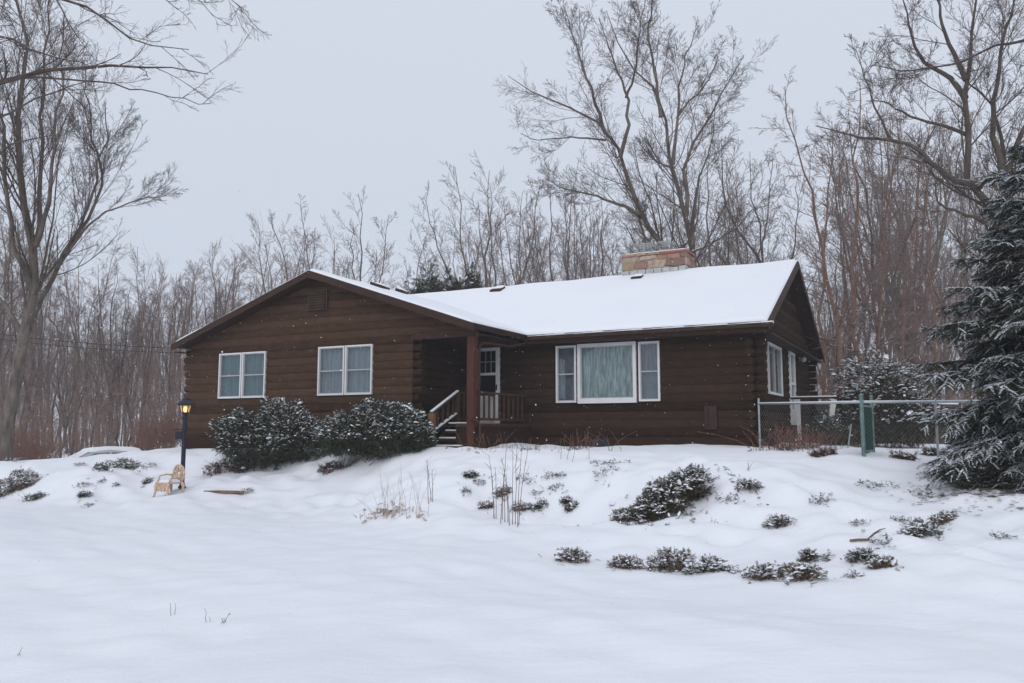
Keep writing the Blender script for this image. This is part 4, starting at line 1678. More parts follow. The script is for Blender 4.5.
# low plants showing through the snow of the bank: (px, row of foot, width px, height px, kind, label)
LOW = [
    (17, 492, 44, 29, 'brown', 'rounded dark juniper clump at the far left foot of the bank'),
    (33, 501, 20, 13, 'juniper', 'small leaning juniper clump just below the round clump at far left'),
    (122, 468, 40, 14, 'brown', 'long browned juniper mat along the crest below the parked car'),
    (101, 470, 16, 10, 'juniper', 'short juniper tuft at the left end of the long browned mat'),
    (80, 466, 14, 4, 'flat', 'thin strip of ground cover between the car and the browned mat'),
    (146, 469, 15, 6, 'flat', 'flat juniper patch right of the long browned mat'),
    (85, 487, 14, 4, 'flat', 'narrow leaning juniper sliver above the snowy tuft below the car'),
    (84, 497, 12, 8, 'juniper', 'snowy juniper tuft on the bank below the narrow sliver'),
    (89, 507, 8, 4, 'flat', 'lowest speck of juniper at the foot of the left bank'),
    (102, 484, 8, 3, 'flat', 'tiny juniper speck level with the lamp post, nearer the car'),
    (116, 486, 6, 4, 'flat', 'tiny dark juniper speck halfway between the car and the chair'),
    (147, 484, 9, 7, 'brown', 'small brown leaf clump on the snow left of the garden chair'),
    (13, 463, 20, 5, 'flat', 'flat patch of ground cover at the foot of the big bare tree'),
    (226, 474, 44, 16, 'dead', 'mat of dead leaves and stems at the left end of the yew shrubs'),
    (249, 494, 13, 6, 'flat', 'small leafy patch on the snow right of the plank'),
    (330, 473, 30, 8, 'dead', 'dead leaves under the gap between the two yew shrubs'),
    (471, 478, 16, 8, 'juniper', 'snowy juniper patch on the bank below the porch steps'),
    (480, 486, 11, 6, 'flat', 'small patch just right below the snowy juniper by the porch steps'),
    (465, 493, 10, 4, 'flat', 'flat speck of ground cover left of the tall stalks'),
    (485, 509, 14, 7, 'brown', 'browned tuft at the foot of the left tall stalks'),
    (502, 498, 14, 12, 'brown', 'browned tuft growing among the tall stalks'),
    (519, 511, 12, 10, 'brown', 'browned tuft at the right foot of the tall stalks'),
    (537, 511, 22, 9, 'juniper', 'wide low juniper strip right of the tall stalks'),
    (527, 484, 18, 5, 'flat', 'slanting juniper strip above the wide low strip'),
    (546, 480, 14, 5, 'flat', 'first thin strip up the bank from the slanting one'),
    (559, 478, 12, 4, 'flat', 'second thin strip up the bank, nearest the side window'),
    (536, 496, 13, 4, 'flat', 'thin strip between the slanting strip and the wide low strip'),
    (557, 490, 14, 6, 'flat', 'slanting juniper patch left of the biggest juniper mound'),
    (566, 504, 11, 7, 'juniper', 'upper of a close pair of tufts left of the biggest juniper'),
    (571, 510, 11, 6, 'juniper', 'lower of a close pair of tufts left of the biggest juniper'),
    (605, 465, 33, 4, 'flat', 'long thin strip below the big picture window'),
    (607, 474, 28, 6, 'flat', 'long slanting strip under the thin one below the picture window'),
    (663, 516, 100, 44, 'big', 'biggest juniper mound, snow on top, in the middle of the bank'),
    (748, 494, 22, 15, 'juniper', 'small sharp juniper clump just right of the biggest juniper mound'),
    (728, 502, 20, 9, 'flat', 'sparse patch beside the right end of the biggest juniper'),
    (777, 528, 24, 16, 'juniper', 'small round juniper clump below and right of the biggest juniper'),
    (573, 562, 36, 17, 'brown', 'grassy tuft with snow, leftmost at the foot of the bank'),
    (628, 569, 30, 17, 'brown', 'snowy tuft between the grassy one and the long juniper at the bank foot'),
    (672, 572, 48, 27, 'brown', 'tall end of the long juniper mat at the foot of the bank'),
    (706, 573, 38, 17, 'juniper', 'low tail of the long juniper mat at the foot of the bank'),
    (730, 573, 16, 8, 'flat', 'speck between the two long mats at the foot of the bank'),
    (770, 580, 56, 18, 'brown', 'brown mat with dry stems at the right foot of the bank'),
    (806, 581, 40, 22, 'brown', 'snowy right end of the brown mat at the bank foot'),
    (808, 562, 16, 16, 'juniper', 'upright snowy tuft above the brown mat at the bank foot'),
    (824, 562, 14, 6, 'flat', 'small tuft right of the upright snowy tuft'),
    (877, 491, 46, 9, 'flat2', 'long snowy juniper strip below the green gate'),
    (925, 499, 26, 11, 'flat2', 'shorter juniper strip between the long strip and the spruce'),
    (823, 505, 22, 13, 'flat', 'sparse leafy patch left of the long snowy strip'),
    (905, 525, 24, 7, 'flat', 'flat upper left piece of the juniper below the spruce'),
    (922, 538, 42, 19, 'juniper', 'broad juniper clump on the right bank below the spruce'),
    (943, 524, 26, 10, 'brown', 'browned tuft just above the broad juniper clump'),
    (862, 563, 24, 18, 'juniper', 'left half of the juniper pair at the right foot of the bank'),
    (880, 568, 26, 15, 'brown', 'right half of the juniper pair at the right foot of the bank'),
    (879, 548, 18, 12, 'flat', 'sparse patch above the juniper pair at the right bank foot'),
    (858, 526, 12, 8, 'flat', 'sparse speck midway between the long strip and the juniper pair'),
    (853, 578, 12, 3, 'flat', 'thin sliver below the juniper pair at the right bank foot'),
    (1004, 538, 20, 4, 'flat', 'thin sliver alone on the snow in front of the spruce'),
    (903, 459, 30, 7, 'dead', 'dead leaf litter along the wire fence right of the gate'),
    (935, 456, 34, 6, 'dead', 'dead leaf litter under the wire fence nearest the spruce'),
    (823, 456, 24, 6, 'dead', 'dead stems on the snow mound behind the wire fence'),
    (364, 455, 20, 6, 'flat', 'hidden') ,
]
LOW = [l for l in LOW if l[5] != 'hidden']
for k, (px, row, wpx, hpx, kind, lab) in enumerate(LOW):
    x, y, z = gpt(px, row)
    s = y / F_PX
    w, h = wpx * s * (.92 if kind == 'big' else .78), hpx * s * .82
    r = random.Random(100 + k)
    # foot row sits at the near edge: move the centre back by the clump's depth
    dep = {'flat': .7, 'flat2': .6}.get(kind, .42) * min(w, .9) * .5
    y += dep
    x, z = x * (y / (y - dep)), 0
    z = gz(x, y)
    if wpx < 27 and kind in ('juniper', 'brown'):
        h *= .72
    nl = max(2, int(wpx / 12))
    lobes = []
    for q in range(nl):
        u = (q + .5) / nl - .5 + r.uniform(-.1, .1)
        hh = h * r.uniform(.6, 1.0) * (1 - 1.1 * u * u)
        px_, py_ = u * w * .92, r.uniform(-.4, .4) * dep
        zz = gz(x + px_, y + py_) - z
        lobes.append((px_, py_, zz + hh * .35, w / nl * .72 + .02, dep + .06, hh * .62 + .015))
    base = dict(cat='ground plant' if kind not in ('juniper', 'big', 'flat', 'flat2') else 'juniper', group='low plants on the snowy bank', label=lab)
    area = w * max(h, .12)
    if kind == 'big':
        lobes = []
        for u, hh, v in ((-.42, .28, 0), (-.3, .42, .1), (-.16, .8, 0), (-.05, .95, .1), (.08, .8, 0), (.2, .85, .1), (.33, .9, .2), (.42, .78, .3), (-.1, .45, -.3), (.1, .4, -.3)):
            H_ = h * hh
            px_, py_ = u * w, v * .5
            zz = gz(x + px_, y + py_) - z
            lobes.append((px_, py_, zz + H_ * .42, w * .115, .42, H_ * .5))
        shrub('juniper_shrub', (x, y, z), lobes, 5200, .095, 100 + k, 'juniper', .95, snow_size=1.0, snow_min=-.5, extra_p=.7, stray=.05, **base)
    elif kind == 'juniper':
        shrub('juniper_shrub', (x, y, z), lobes, int(140 + 3200 * area), .075, 100 + k, 'juniper', .95, snow_size=1.0, snow_min=-.4, flatd=.35, extra_p=.5, stray=.08, **base)
    elif kind == 'brown':
        shrub('juniper_shrub' if wpx > 20 else 'ground_plant', (x, y, z), lobes, int(140 + 3200 * area), .075, 100 + k, 'juniper_brown', .9, snow_size=1.0, snow_min=-.4, flatd=.3, extra_p=.45, stray=.08, branch_m='stalk', **base)
    elif kind in ('flat', 'flat2'):
        shrub('juniper_patch', (x, y, z), lobes, int(30 + 1300 * area), .06, 100 + k, 'juniper', .8 if kind == 'flat' else 1.0, snow_size=1.0, snow_min=-.4, spread=.8, flatd=.4, extra_p=.5, stray=.15, **base)
    else:
        shrub('dead_leaf_mat', (x, y, z), lobes, int(120 + 900 * area), .12, 100 + k, 'dead_leaf', .3, spread=1.0, bare=max(4, int(wpx / 4)), branch_m='brush_red', **base)


# ------------------------------------------------------------------ dry grass, stalks and twigs
def stalks(name, px, row, n, hmin, hmax, wid, seed, mat, r=.005, lean=.18, heads=False, leaves=0, **kw):
    x, y, z = gpt(px, row)
    rs = np.random.RandomState(seed)
    root = empty(name, (x, y, z), **kw)
    P = np.empty((n, 5, 3))
    b0 = np.c_[rs.normal(size=n) * wid, rs.normal(size=n) * wid * .6, np.zeros(n)]
    b0[:, 2] = ground(b0[:, 0] + x, b0[:, 1] + y) - z - .05
    h = rs.uniform(hmin, hmax, n)
    d = rs.normal(size=(n, 2)) * lean
    for q in range(5):
        t = q / 4
        P[:, q, :2] = b0[:, :2] + d * h[:, None] * t ** 1.6 + rs.normal(size=(n, 2)) * .006
        P[:, q, 2] = b0[:, 2] + (h + .05) * t * (1 - .1 * np.abs(d).sum(1) * t)
    T = Tubes()
    R = np.linspace(1, .45, 5)[None] * np.full((n, 1), r)
    T.add(P, R, 4)
    if heads:                                # short side twigs and seed heads
        C, RR, _ = grow(P, R, h, rs, 4, (.08, .2), (30, 60), .1, .1, (.45, 1), 3, .7, .003, .1)
        T.add(C, RR, 3)
    link('stalk', T.mesh('stalk', M[mat]), root)
    if leaves:
        t = rs.uniform(0, .35, leaves)
        i = rs.choice(n, leaves)
        pos = b0[i] + np.c_[rs.normal(size=(leaves, 2)) * wid * .8, np.abs(rs.normal(size=leaves)) * .07 + .03]
        V, F = place(SPRIG, pos, rs.normal(size=(leaves, 3)) + [0, 0, .3], np.full(leaves, .11), rs, roll=1)
        link('leaf', np_mesh('leaf', V, F, M['straw' if mat != 'brush_red' else 'dead_leaf']), root)
    return root


G = 'dry stalks and grass on the bank'
stalks('dry_grass', 386, 515, 22, .15, .65, .15, 1, 'straw', .0026, .55, leaves=70, cat='dry grass', group=G, label='wide tuft of straw coloured dry grass below the right yew shrub')
stalks('dry_grass', 404, 514, 8, .5, 1.0, .16, 2, 'straw', .0026, .15, cat='dry grass', group=G, label='taller thin straw stems right of the wide dry grass tuft')
stalks('dry_stalk', 418, 516, 6, .5, .95, .09, 3, 'straw', .003, .2, leaves=8, cat='dry stalk', group=G, label='close bunch of pale stems with a leafy foot left of the curved stalk')
stalks('dry_stalk', 431, 502, 3, .5, .8, .04, 4, 'stalk', .006, .3, heads=True, cat='dry stalk', group=G, label='few curved dark stalks standing alone below the porch steps')
stalks('dry_stalk', 495, 519, 4, .85, 1.15, .05, 5, 'stalk', .006, .05, heads=True, cat='dry stalk', group=G, label='left bunch of tall straight dead stalks on the middle bank')
stalks('dry_stalk', 514, 526, 6, .9, 1.3, .08, 6, 'stalk', .006, .08, heads=True, cat='dry stalk', group=G, label='right and thickest bunch of tall straight dead stalks on the bank')
stalks('dry_stalk', 508, 522, 2, .7, .9, .03, 16, 'stalk', .006, .05, cat='dry stalk', group=G, label='pair of thin stalks between the two tall bunches')
stalks('dry_stalk', 567, 460, 4, .25, .5, .25, 7, 'stalk', .005, .3, cat='dry stalk', group=G, label='short thin stalks in front of the wall left of the red weeds')
stalks('dry_weed', 580, 449, 22, .2, .55, .16, 8, 'brush_red', .006, .6, heads=True, leaves=40, cat='weed', group='red weeds along the wall', label='tangle of reddish dead weeds under the picture window')
stalks('dry_weed', 610, 451, 5, .3, .6, .12, 18, 'brush_red', .005, .9, cat='weed', group='red weeds along the wall', label='few arching stems right of the tangle under the picture window')
stalks('dry_weed', 490, 450, 14, .15, .5, .4, 9, 'brush_red', .004, .4, heads=True, leaves=25, cat='weed', group='red weeds along the wall', label='dead weeds along the porch skirt below the front door')
stalks('dry_weed', 535, 449, 9, .1, .35, .4, 19, 'brush_red', .004, .4, heads=True, leaves=25, cat='weed', group='red weeds along the wall', label='dead weeds at the wall between the porch and the side window')
stalks('brush_heap', 790, 450, 90, .25, .62, .36, 10, 'brush_red', .006, .6, heads=True, leaves=160, cat='brush', label='heap of reddish brush at the house corner behind the wire fence')
stalks('brush_heap', 815, 446, 40, .25, .6, .28, 20, 'brush_red', .006, .6, heads=True, leaves=60, cat='brush', label='smaller reddish brush beside the small evergreen and the deck')
G = 'twigs poking through the front snow'
stalks('snow_twig', 172, 615, 2, .10, .16, .02, 11, 'stalk', .003, .35, cat='twig', group=G, label='single dark twig in the open front snow, left of the pair')
stalks('snow_twig', 208, 622, 2, .06, .13, .02, 12, 'stalk', .003, .3, cat='twig', group=G, label='thin twig in the open front snow, left one of the close pair')
stalks('snow_twig', 222, 624, 4, .04, .09, .03, 13, 'stalk', .003, .5, heads=True, cat='twig', group=G, label='short forked twig in the open front snow, right one of the close pair')
stalks('snow_twig', 17, 655, 3, .03, .07, .025, 14, 'stalk', .003, .8, cat='twig', group=G, label='small twig in the front snow nearest the bottom left corner')
stalks('snow_twig', 748, 470, 3, .12, .25, .05, 15, 'stalk', .004, .5, cat='twig', group='twigs poking through the bank', label='tiny twig above the small sharp juniper clump')
# branch lying on the bank
x, y, z = gpt(868, 541)
P = []
for a, b_ in ((850, 541), (858, 540), (868, 539.5), (874, 536), (880, 532), (886, 531)):
    q = gpt(a, b_ + 2)
    P.append((q[0] - x, q[1] - y, q[2] - z + .02 + (.03 if a > 870 else 0)))
root = empty('fallen_branch', (x, y, z), label='grey fallen branch lying on the snow above the juniper pair', cat='branch')
m = MB()
m.tube(P, [.016, .018, .016, .013, .009, .004], 6)
m.tube([P[3], tuple(np.array(P[3]) + (.12, .05, .03))], [.008, .003], 5)
m.build('limb', M['stalk'], root)


# ------------------------------------------------------------------ the big spruce
def spruce(name, px, row, d, height, rmax, seed, **kw):
    x, y = at(px, row, d)[:2]
    z = gz(x, y)
    rs = np.random.RandomState(seed)
    root = empty(name, (x, y, z), **kw)
    m = MB()
    m.tube([(0, 0, -.2), (.02, 0, height * .35), (-.02, .02, height * .7), (0, 0, height)], [.13, .10, .055, .012], 10)
    m.build('trunk', M['bark_dark'], root, smooth=True)
    Ps, Rs = [], []
    NP, ND, NS, SP_, SD, SS = [], [], [], [], [], []
    zc = .22
    while zc < height - .1:
        f = zc / height
        nb = 7 if f < .8 else 5
        for k in range(nb):
            az = 2 * PI * (k + rs.uniform(-.35, .35)) / nb + zc * 2.1
            L = rmax * (1 - f ** 1.6) ** .85 * rs.uniform(.62, 1.1) * min(1, .66 + 1.15 * f) + .10
            K = 9
            t = np.linspace(0, 1, K)
            rise = .42 * f + .02
            drop = (.62 - .45 * f) * rs.uniform(.7, 1.3)
            zz = zc + rs.uniform(-.2, .2) + L * (rise * t - drop * t ** 1.6 + .30 * drop * np.clip(t - .6, 0, 1) ** 1.2 * 2.2)
            bend = rs.normal() * .12
            a = az + bend * t
            pts = np.c_[np.cos(a) * L * t, np.sin(a) * L * t, zz]
            gm = ground(pts[:, 0] + x, pts[:, 1] + y) - z + .06
            pts[:, 2] = np.maximum(pts[:, 2], gm)
            Ps.append(pts); Rs.append(np.linspace(.022, .005, K) * (.6 + L / rmax * .6))
            axes = [(pts, L)]
            nsb = int(2 + 3.2 * L)
            for q in range(nsb):
                for sg in (-1, 1):
                    tb = .15 + .72 * (q + rs.uniform(.1, .9)) / nsb
                    fb = tb * (K - 1); ib = min(int(fb), K - 2)
                    b0 = pts[ib] + (pts[ib + 1] - pts[ib]) * (fb - ib)
                    tg = norm(pts[ib + 1] - pts[ib])
                    sd = norm(np.cross(tg, [0, 0, 1.]))
                    an = rad(rs.uniform(32, 62))
                    dv = math.cos(an) * tg + sg * math.sin(an) * sd
                    dv[2] -= rs.uniform(.0, .35)
                    lb = L * (.42 * (1 - tb) + .10) * rs.uniform(.6, 1.25)
                    u_ = np.linspace(0, 1, K)[:, None]
                    sp = b0 + dv * lb * u_
                    sp[:, 2] -= (rs.uniform(.05, .3) * lb * u_[:, 0] ** 2)
                    gm = ground(sp[:, 0] + x, sp[:, 1] + y) - z + .05
                    sp[:, 2] = np.maximum(sp[:, 2], gm)
                    Ps.append(sp); Rs.append(np.linspace(.009, .003, K))
                    axes.append((sp, lb))
            for ap, al in axes:
                ns = max(4, int(30 * al))
                tt = np.linspace(.10, 1, ns)
                fi = tt * (K - 1); i0 = np.minimum(fi.astype(int), K - 2); u = (fi - i0)[:, None]
                bp = ap[i0] * (1 - u) + ap[i0 + 1] * u
                tg = norm(ap[i0 + 1] - ap[i0])
                sd = norm(np.cross(tg, [0, 0, 1.]))
                sgn = np.where(np.arange(ns) % 2 == 0, 1, -1)[:, None]
                an = np.radians(rs.uniform(22, 62, ns))[:, None]
                dd = np.cos(an) * tg + sgn * np.sin(an) * sd
                dd[:, 2] += rs.normal(size=ns) * .22 - .12
                sl_ = rs.uniform(.12, .27, ns) * (1.1 - .35 * tt)
                dd[-1] = tg[-1]
                NP.append(bp); ND.append(dd); NS.append(sl_)
                pk = (.72 if f > .12 else .45) * np.clip(.75 + .5 * math.sin(7 * az + 3 * zc), .25, 1)
                keep = rs.rand(ns) < pk
                SP_.append(bp[keep]); SD.append(dd[keep]); SS.append(sl_[keep])
        zc += .17 + .12 * f
    T = Tubes()
    T.add(np.array(Ps), np.array(Rs), 4)
    link('bough', T.mesh('bough', M['bark_dark']), root)
    NP, ND, NS = np.concatenate(NP), np.concatenate(ND), np.concatenate(NS)
    # needle-clad shoot: many short needles all round a drooping axis
    V, Q = [], []
    r2 = random.Random(2)
    for i in range(10):
        xx = i / 10
        for s in range(3):
            a = r2.uniform(0, 2 * PI)
            L_ = .21 * (1 - .4 * xx)
            cz = -.22 * xx * xx
            b0_ = len(V)
            dx = .16
            V += [(xx - .035, 0, cz), (xx + .035, 0, cz), (xx + dx + .012, math.cos(a) * L_, cz + math.sin(a) * L_ * .8), (xx + dx - .012, math.cos(a) * L_, cz + math.sin(a) * L_ * .8)]
            Q.append((b0_, b0_ + 1, b0_ + 2, b0_ + 3))
    V, F = place((np.array(V), np.array(Q)), NP, ND, NS, rs, roll=.15)
    link('needles', np_mesh('needles', V, F, M['spruce']), root)
    SP_, SD, SS = np.concatenate(SP_), np.concatenate(SD), np.concatenate(SS)
    # snow caught in the upper needles of a shoot: short thin strands, heavier towards the middle
    V, Q = [], []
    for i in range(9):
        xx = (i + .3) / 10
        for q in range(2):
            a = rad(90 + r2.uniform(-62, 62))
            L_ = .17 * (1 - .4 * xx) * r2.uniform(.5, 1.1)
            cz = -.22 * xx * xx + .012
            wd = r2.uniform(.03, .065)
            b0_ = len(V)
            V += [(xx - wd, 0, cz), (xx + wd, 0, cz), (xx + .13 + wd * .7, math.cos(a) * L_, cz + math.sin(a) * L_ * .7), (xx + .13 - wd * .7, math.cos(a) * L_, cz + math.sin(a) * L_ * .7)]
            Q.append((b0_, b0_ + 1, b0_ + 2, b0_ + 3))
    V, F = place((np.array(V), np.array(Q)), SP_ + [0, 0, .008], SD, SS * rs.uniform(.7, 1.0, len(SS)), rs, roll=.12)
    link('snow', np_mesh('snow', V, F, M['clump_snow']), root)
    return root


spruce('spruce_tree', 1058, 487, 13.0, 5.7, 2.16, 5, label='big dark spruce with snow lined drooping boughs at the right edge', cat='tree')
# bare litter under it
x, y = at(1010, 487, 12.6)[:2]
rs = np.random.RandomState(3)
n = 1500
pos = np.c_[rs.normal(size=n) * .55, rs.normal(size=n) * .5 - .1, np.zeros(n)]
pos[:, 2] = ground(pos[:, 0] + x, pos[:, 1] + y) + .012
pos[:, 0] += x; pos[:, 1] += y
dd = rs.normal(size=(n, 3)); dd[:, 2] = 0
V, F = place(SPRIG, pos, dd, rs.uniform(.05, .12, n), rs, roll=.15)
link('needle_litter', np_mesh('needle_litter', V, F, M['dead_leaf']), None, label='brown fallen needles and leaf litter on the ground under the spruce', cat='leaf litter', kind='stuff')
# ------------------------------------------------------------------ the big bare trees
def stem(d, pts, r0, r1, seed=0, amp=.4, base=None):
    """a stem seen along these picture points, at distance d, wandering in depth"""
    r = random.Random(seed)
    out = []
    dep = 0
    for i, (px, row) in enumerate(pts):
        out.append(at(px, row, d + dep))
        dep += r.uniform(-amp, amp)
    return out, r0, min(r1, .012)


def rooted(name, px, d, stems, levels, seed, bark_m, twig_m, **kw):
    """stems in world points; the tree's origin is where it meets the ground"""
    p = at(px, 440, d)
    z = gz(p[0], p[1])
    o = np.array([p[0], p[1], z])
    st = [([q - o for q in pts], r0, r1) for pts, r0, r1 in stems]
    return tree_thing(name, tuple(o), st, levels, seed, M[bark_m], M[twig_m], **kw)


FINE = dict(sides=3)
# left
d = 25.0
S1 = [
    stem(d, [(2, 475), (8, 430), (23, 354), (30, 297), (34, 240), (27, 190), (23, 130), (21, 60), (18, -20), (14, -90)], 0.224, .05, 1, .3),
    stem(d, [(28, 330), (36, 312), (50, 282), (64, 258), (76, 236), (90, 205), (99, 170), (104, 130), (109, 104)], 0.099, .02, 2, .5),
    stem(d, [(31, 290), (22, 262), (10, 236), (6, 190), (4, 130), (-4, 60), (-8, -10)], 0.099, .03, 3, .5),
    stem(d, [(33, 250), (46, 215), (52, 170), (56, 120), (62, 66), (64, 20)], 0.086, .02, 4, .6),
    stem(d, [(57, 268), (62, 252), (88, 221), (101, 190), (98, 158), (88, 110), (84, 60)], 0.066, .02, 5, .5),
    stem(d, [(36, 246), (40, 180), (42, 110), (46, 40), (50, -40)], 0.092, .03, 6, .6),
    stem(d, [(66, 254), (92, 222), (120, 206), (140, 200), (160, 196)], 0.046, .012, 7, .5),
    stem(d, [(24, 340), (4, 300), (-14, 278), (-40, 230), (-60, 160)], 0.092, .03, 8, .5),
]
LV = [dict(n=32, lenr=(.20, .42), ang=(16, 42), up=.08, wob=.06, t=(.24, .90), k=8, rr=.30, rmin=.008, shape=.5, sides=4),
      dict(n=9, lenr=(.26, .52), ang=(18, 42), up=.06, wob=.08, t=(.14, .93), k=5, rr=.5, rmin=.0055, sides=3),
      dict(n=6, lenr=(.32, .58), ang=(24, 54), up=.02, wob=.09, t=(.12, .94), k=4, rr=.6, rmin=.0042),
      dict(n=3, lenr=(.3, .65), ang=(20, 48), up=.02, wob=.08, t=(.2, .95), k=3, rr=.6, rmin=.0034)]
rooted('bare_tree', 2, d, S1, LV, 21, 'bark_grey', 'twig_near', label='big many-stemmed bare tree leaning in at the left edge', cat='tree')

# the tree whose branches hang in from beyond the left edge
d = 12.0
S2 = [
    stem(d, [(-190, 500), (-186, 380), (-184, 250), (-180, 120), (-176, 0), (-170, -160)], .24, .08, 1, .1),
    stem(d, [(-181, 150), (-120, 118), (-60, 98), (0, 82), (23, 78), (50, 70), (84, 67), (114, 67), (150, 66), (184, 70), (205, 75)], .085, .006, 2, .25),
    stem(d, [(-180, 110), (-100, 60), (-40, 36), (0, 38), (34, 50), (65, 61), (90, 62)], .055, .006, 3, .3),
    stem(d, [(-178, 60), (-80, -10), (0, -12), (65, 0), (103, 19), (133, 38), (160, 44), (184, 51)], .06, .005, 4, .2),
    stem(d, [(23, 78), (55, 79), (84, 80), (110, 85), (133, 89), (170, 97), (213, 104)], .020, .005, 5, .2),
    stem(d, [(-176, 0), (-60, -60), (60, -50), (130, -30), (165, -4), (178, 14)], .05, .005, 6, .2),
    stem(d, [(60, -50), (140, -45), (190, -10), (214, 16)], .025, .004, 7, .2),
    stem(d, [(140, -45), (200, -40), (228, -4), (246, 14)], .02, .004, 8, .2),
    stem(d, [(-180, 170), (-110, 150), (-50, 130), (0, 118), (45, 96), (90, 78)], .05, .005, 9, .25),
    stem(d, [(-180, 190), (-90, 175), (-20, 165), (20, 140), (60, 135)], .05, .005, 10, .25),
]
LV2 = [dict(n=15, lenr=(.10, .24), ang=(20, 48), up=.03, wob=.13, t=(.35, 1), k=6, rr=.5, rmin=.005, shape=.3, sides=4),
       dict(n=6, lenr=(.3, .6), ang=(20, 45), up=.03, wob=.10, t=(.15, 1), k=4, rr=.55, rmin=.003),
       dict(n=4, lenr=(.3, .6), ang=(25, 55), up=.02, wob=.12, t=(.2, 1), k=3, rr=.7, rmin=.0022)]
rooted('bare_tree', -190, d, S2, LV2, 22, 'bark_dark', 'twig_near', label='near bare tree beyond the left edge whose long branches hang into the top left', cat='tree')

# behind the chimney
d = 35.0
S3 = [
    stem(d, [(672, 420), (670, 330), (668, 262), (667, 246), (647, 221), (639, 217), (634, 203), (629, 187), (618, 152), (605, 131), (569, 109), (538, 93), (508, 78)], 0.240, .03, 1, .5),
    stem(d, [(648, 420), (648, 330), (647, 250), (639, 217), (631, 190)], 0.160, .10, 2, .1),
    stem(d, [(620, 158), (624, 140), (628, 126), (626, 95), (614, 57), (599, 20)], 0.104, .02, 3, .6),
    stem(d, [(606, 134), (597, 108), (591, 88), (576, 46), (564, 8)], 0.088, .02, 4, .6),
    stem(d, [(639, 216), (627, 208), (614, 202), (588, 194), (562, 188), (548, 178)], 0.096, .02, 5, .5),
    stem(d, [(606, 140), (585, 138), (560, 138), (536, 140), (520, 133)], 0.056, .012, 6, .5),
    stem(d, [(626, 98), (636, 66), (640, 30), (645, -5)], 0.064, .015, 7, .5),
]
LV3 = [dict(n=28, lenr=(.20, .42), ang=(20, 50), up=.06, wob=.08, t=(.24, .90), k=8, rr=.30, rmin=.008, shape=.5, sides=4),
      dict(n=9, lenr=(.26, .52), ang=(24, 52), up=.035, wob=.10, t=(.14, .93), k=5, rr=.5, rmin=.0055, sides=3),
      dict(n=6, lenr=(.32, .58), ang=(24, 54), up=.02, wob=.09, t=(.12, .94), k=4, rr=.6, rmin=.005),
      dict(n=3, lenr=(.3, .65), ang=(20, 48), up=.02, wob=.08, t=(.2, .95), k=3, rr=.6, rmin=.0042)]
rooted('bare_tree', 660, d, S3, LV3, 23, 'bark_grey', 'twig_near', label='tall bare tree behind the chimney leaning to the left', cat='tree')
d = 34.0
S4 = [
    stem(d, [(693, 420), (693, 330), (692, 260), (690, 247), (687, 221), (675, 179), (667, 145), (660, 114), (652, 84), (633, 57), (614, 34), (606, 10)], 0.216, .03, 11, .5),
    stem(d, [(661, 117), (656, 80), (650, 38), (652, 0), (650, -30)], 0.088, .02, 12, .5),
    stem(d, [(673, 165), (676, 140), (677, 114), (683, 68), (698, 26)], 0.088, .02, 13, .5),
    stem(d, [(690, 232), (687, 205), (687, 164), (702, 126), (724, 90), (744, 55)], 0.112, .02, 14, .5),
    stem(d, [(692, 252), (712, 244), (736, 228), (752, 210), (770, 204)], 0.064, .014, 15, .5),
    stem(d, [(692, 245), (696, 205), (702, 170), (712, 140), (716, 100)], 0.072, .02, 16, .5),
    stem(d, [(677, 118), (690, 100), (706, 84), (720, 50)], 0.056, .015, 17, .5),
    stem(d, [(671, 168), (655, 160), (646, 145)], 0.056, .02, 18, .3),
]
rooted('bare_tree', 693, d, S4, LV3, 24, 'bark_grey', 'twig_near', label='tall bare tree behind the right side of the chimney, spreading to the right', cat='tree')

# right
d = 23.0
S5 = [
    stem(d, [(1006, 460), (1004, 360), (1000, 290), (995, 236), (987, 206), (976, 164), (968, 129), (965, 95), (968, 57), (974, 10), (980, -50)], 0.238, .05, 1, .3),
    stem(d, [(1000, 260), (1003, 213), (1003, 164), (999, 126), (988, 98), (972, 84), (955, 72)], 0.136, .04, 2, .5),
    stem(d, [(980, 186), (974, 183), (946, 175), (919, 152), (892, 141), (866, 137), (840, 132), (816, 128)], 0.111, .015, 3, .4),
    stem(d, [(992, 226), (984, 221), (961, 213), (938, 202), (936, 179)], 0.085, .03, 4, .3),
    stem(d, [(969, 136), (965, 133), (930, 122), (900, 110), (881, 101), (866, 102)], 0.068, .015, 5, .4),
    stem(d, [(965, 98), (958, 86), (942, 72), (919, 57), (910, 26), (902, -6)], 0.102, .02, 6, .5),
    stem(d, [(1003, 190), (1014, 150), (1024, 130), (1046, 90), (1056, 30)], 0.111, .03, 7, .5),
    stem(d, [(1070, 24), (1040, 33), (1024, 38), (999, 44), (965, 61), (923, 70), (892, 72), (872, 64)], 0.060, .012, 8, .3),
    stem(d, [(1003, 170), (994, 120), (1000, 70), (1010, 20), (1014, -40)], 0.102, .03, 9, .5),
    stem(d, [(966, 80), (948, 40), (938, 4), (930, -40)], 0.085, .02, 10, .5),
    stem(d, [(1046, 90), (1060, 60), (1070, 24)], 0.076, .06, 12, .1),
    stem(d, [(892, 141), (880, 120), (866, 80), (856, 50)], 0.043, .01, 13, .4),
]
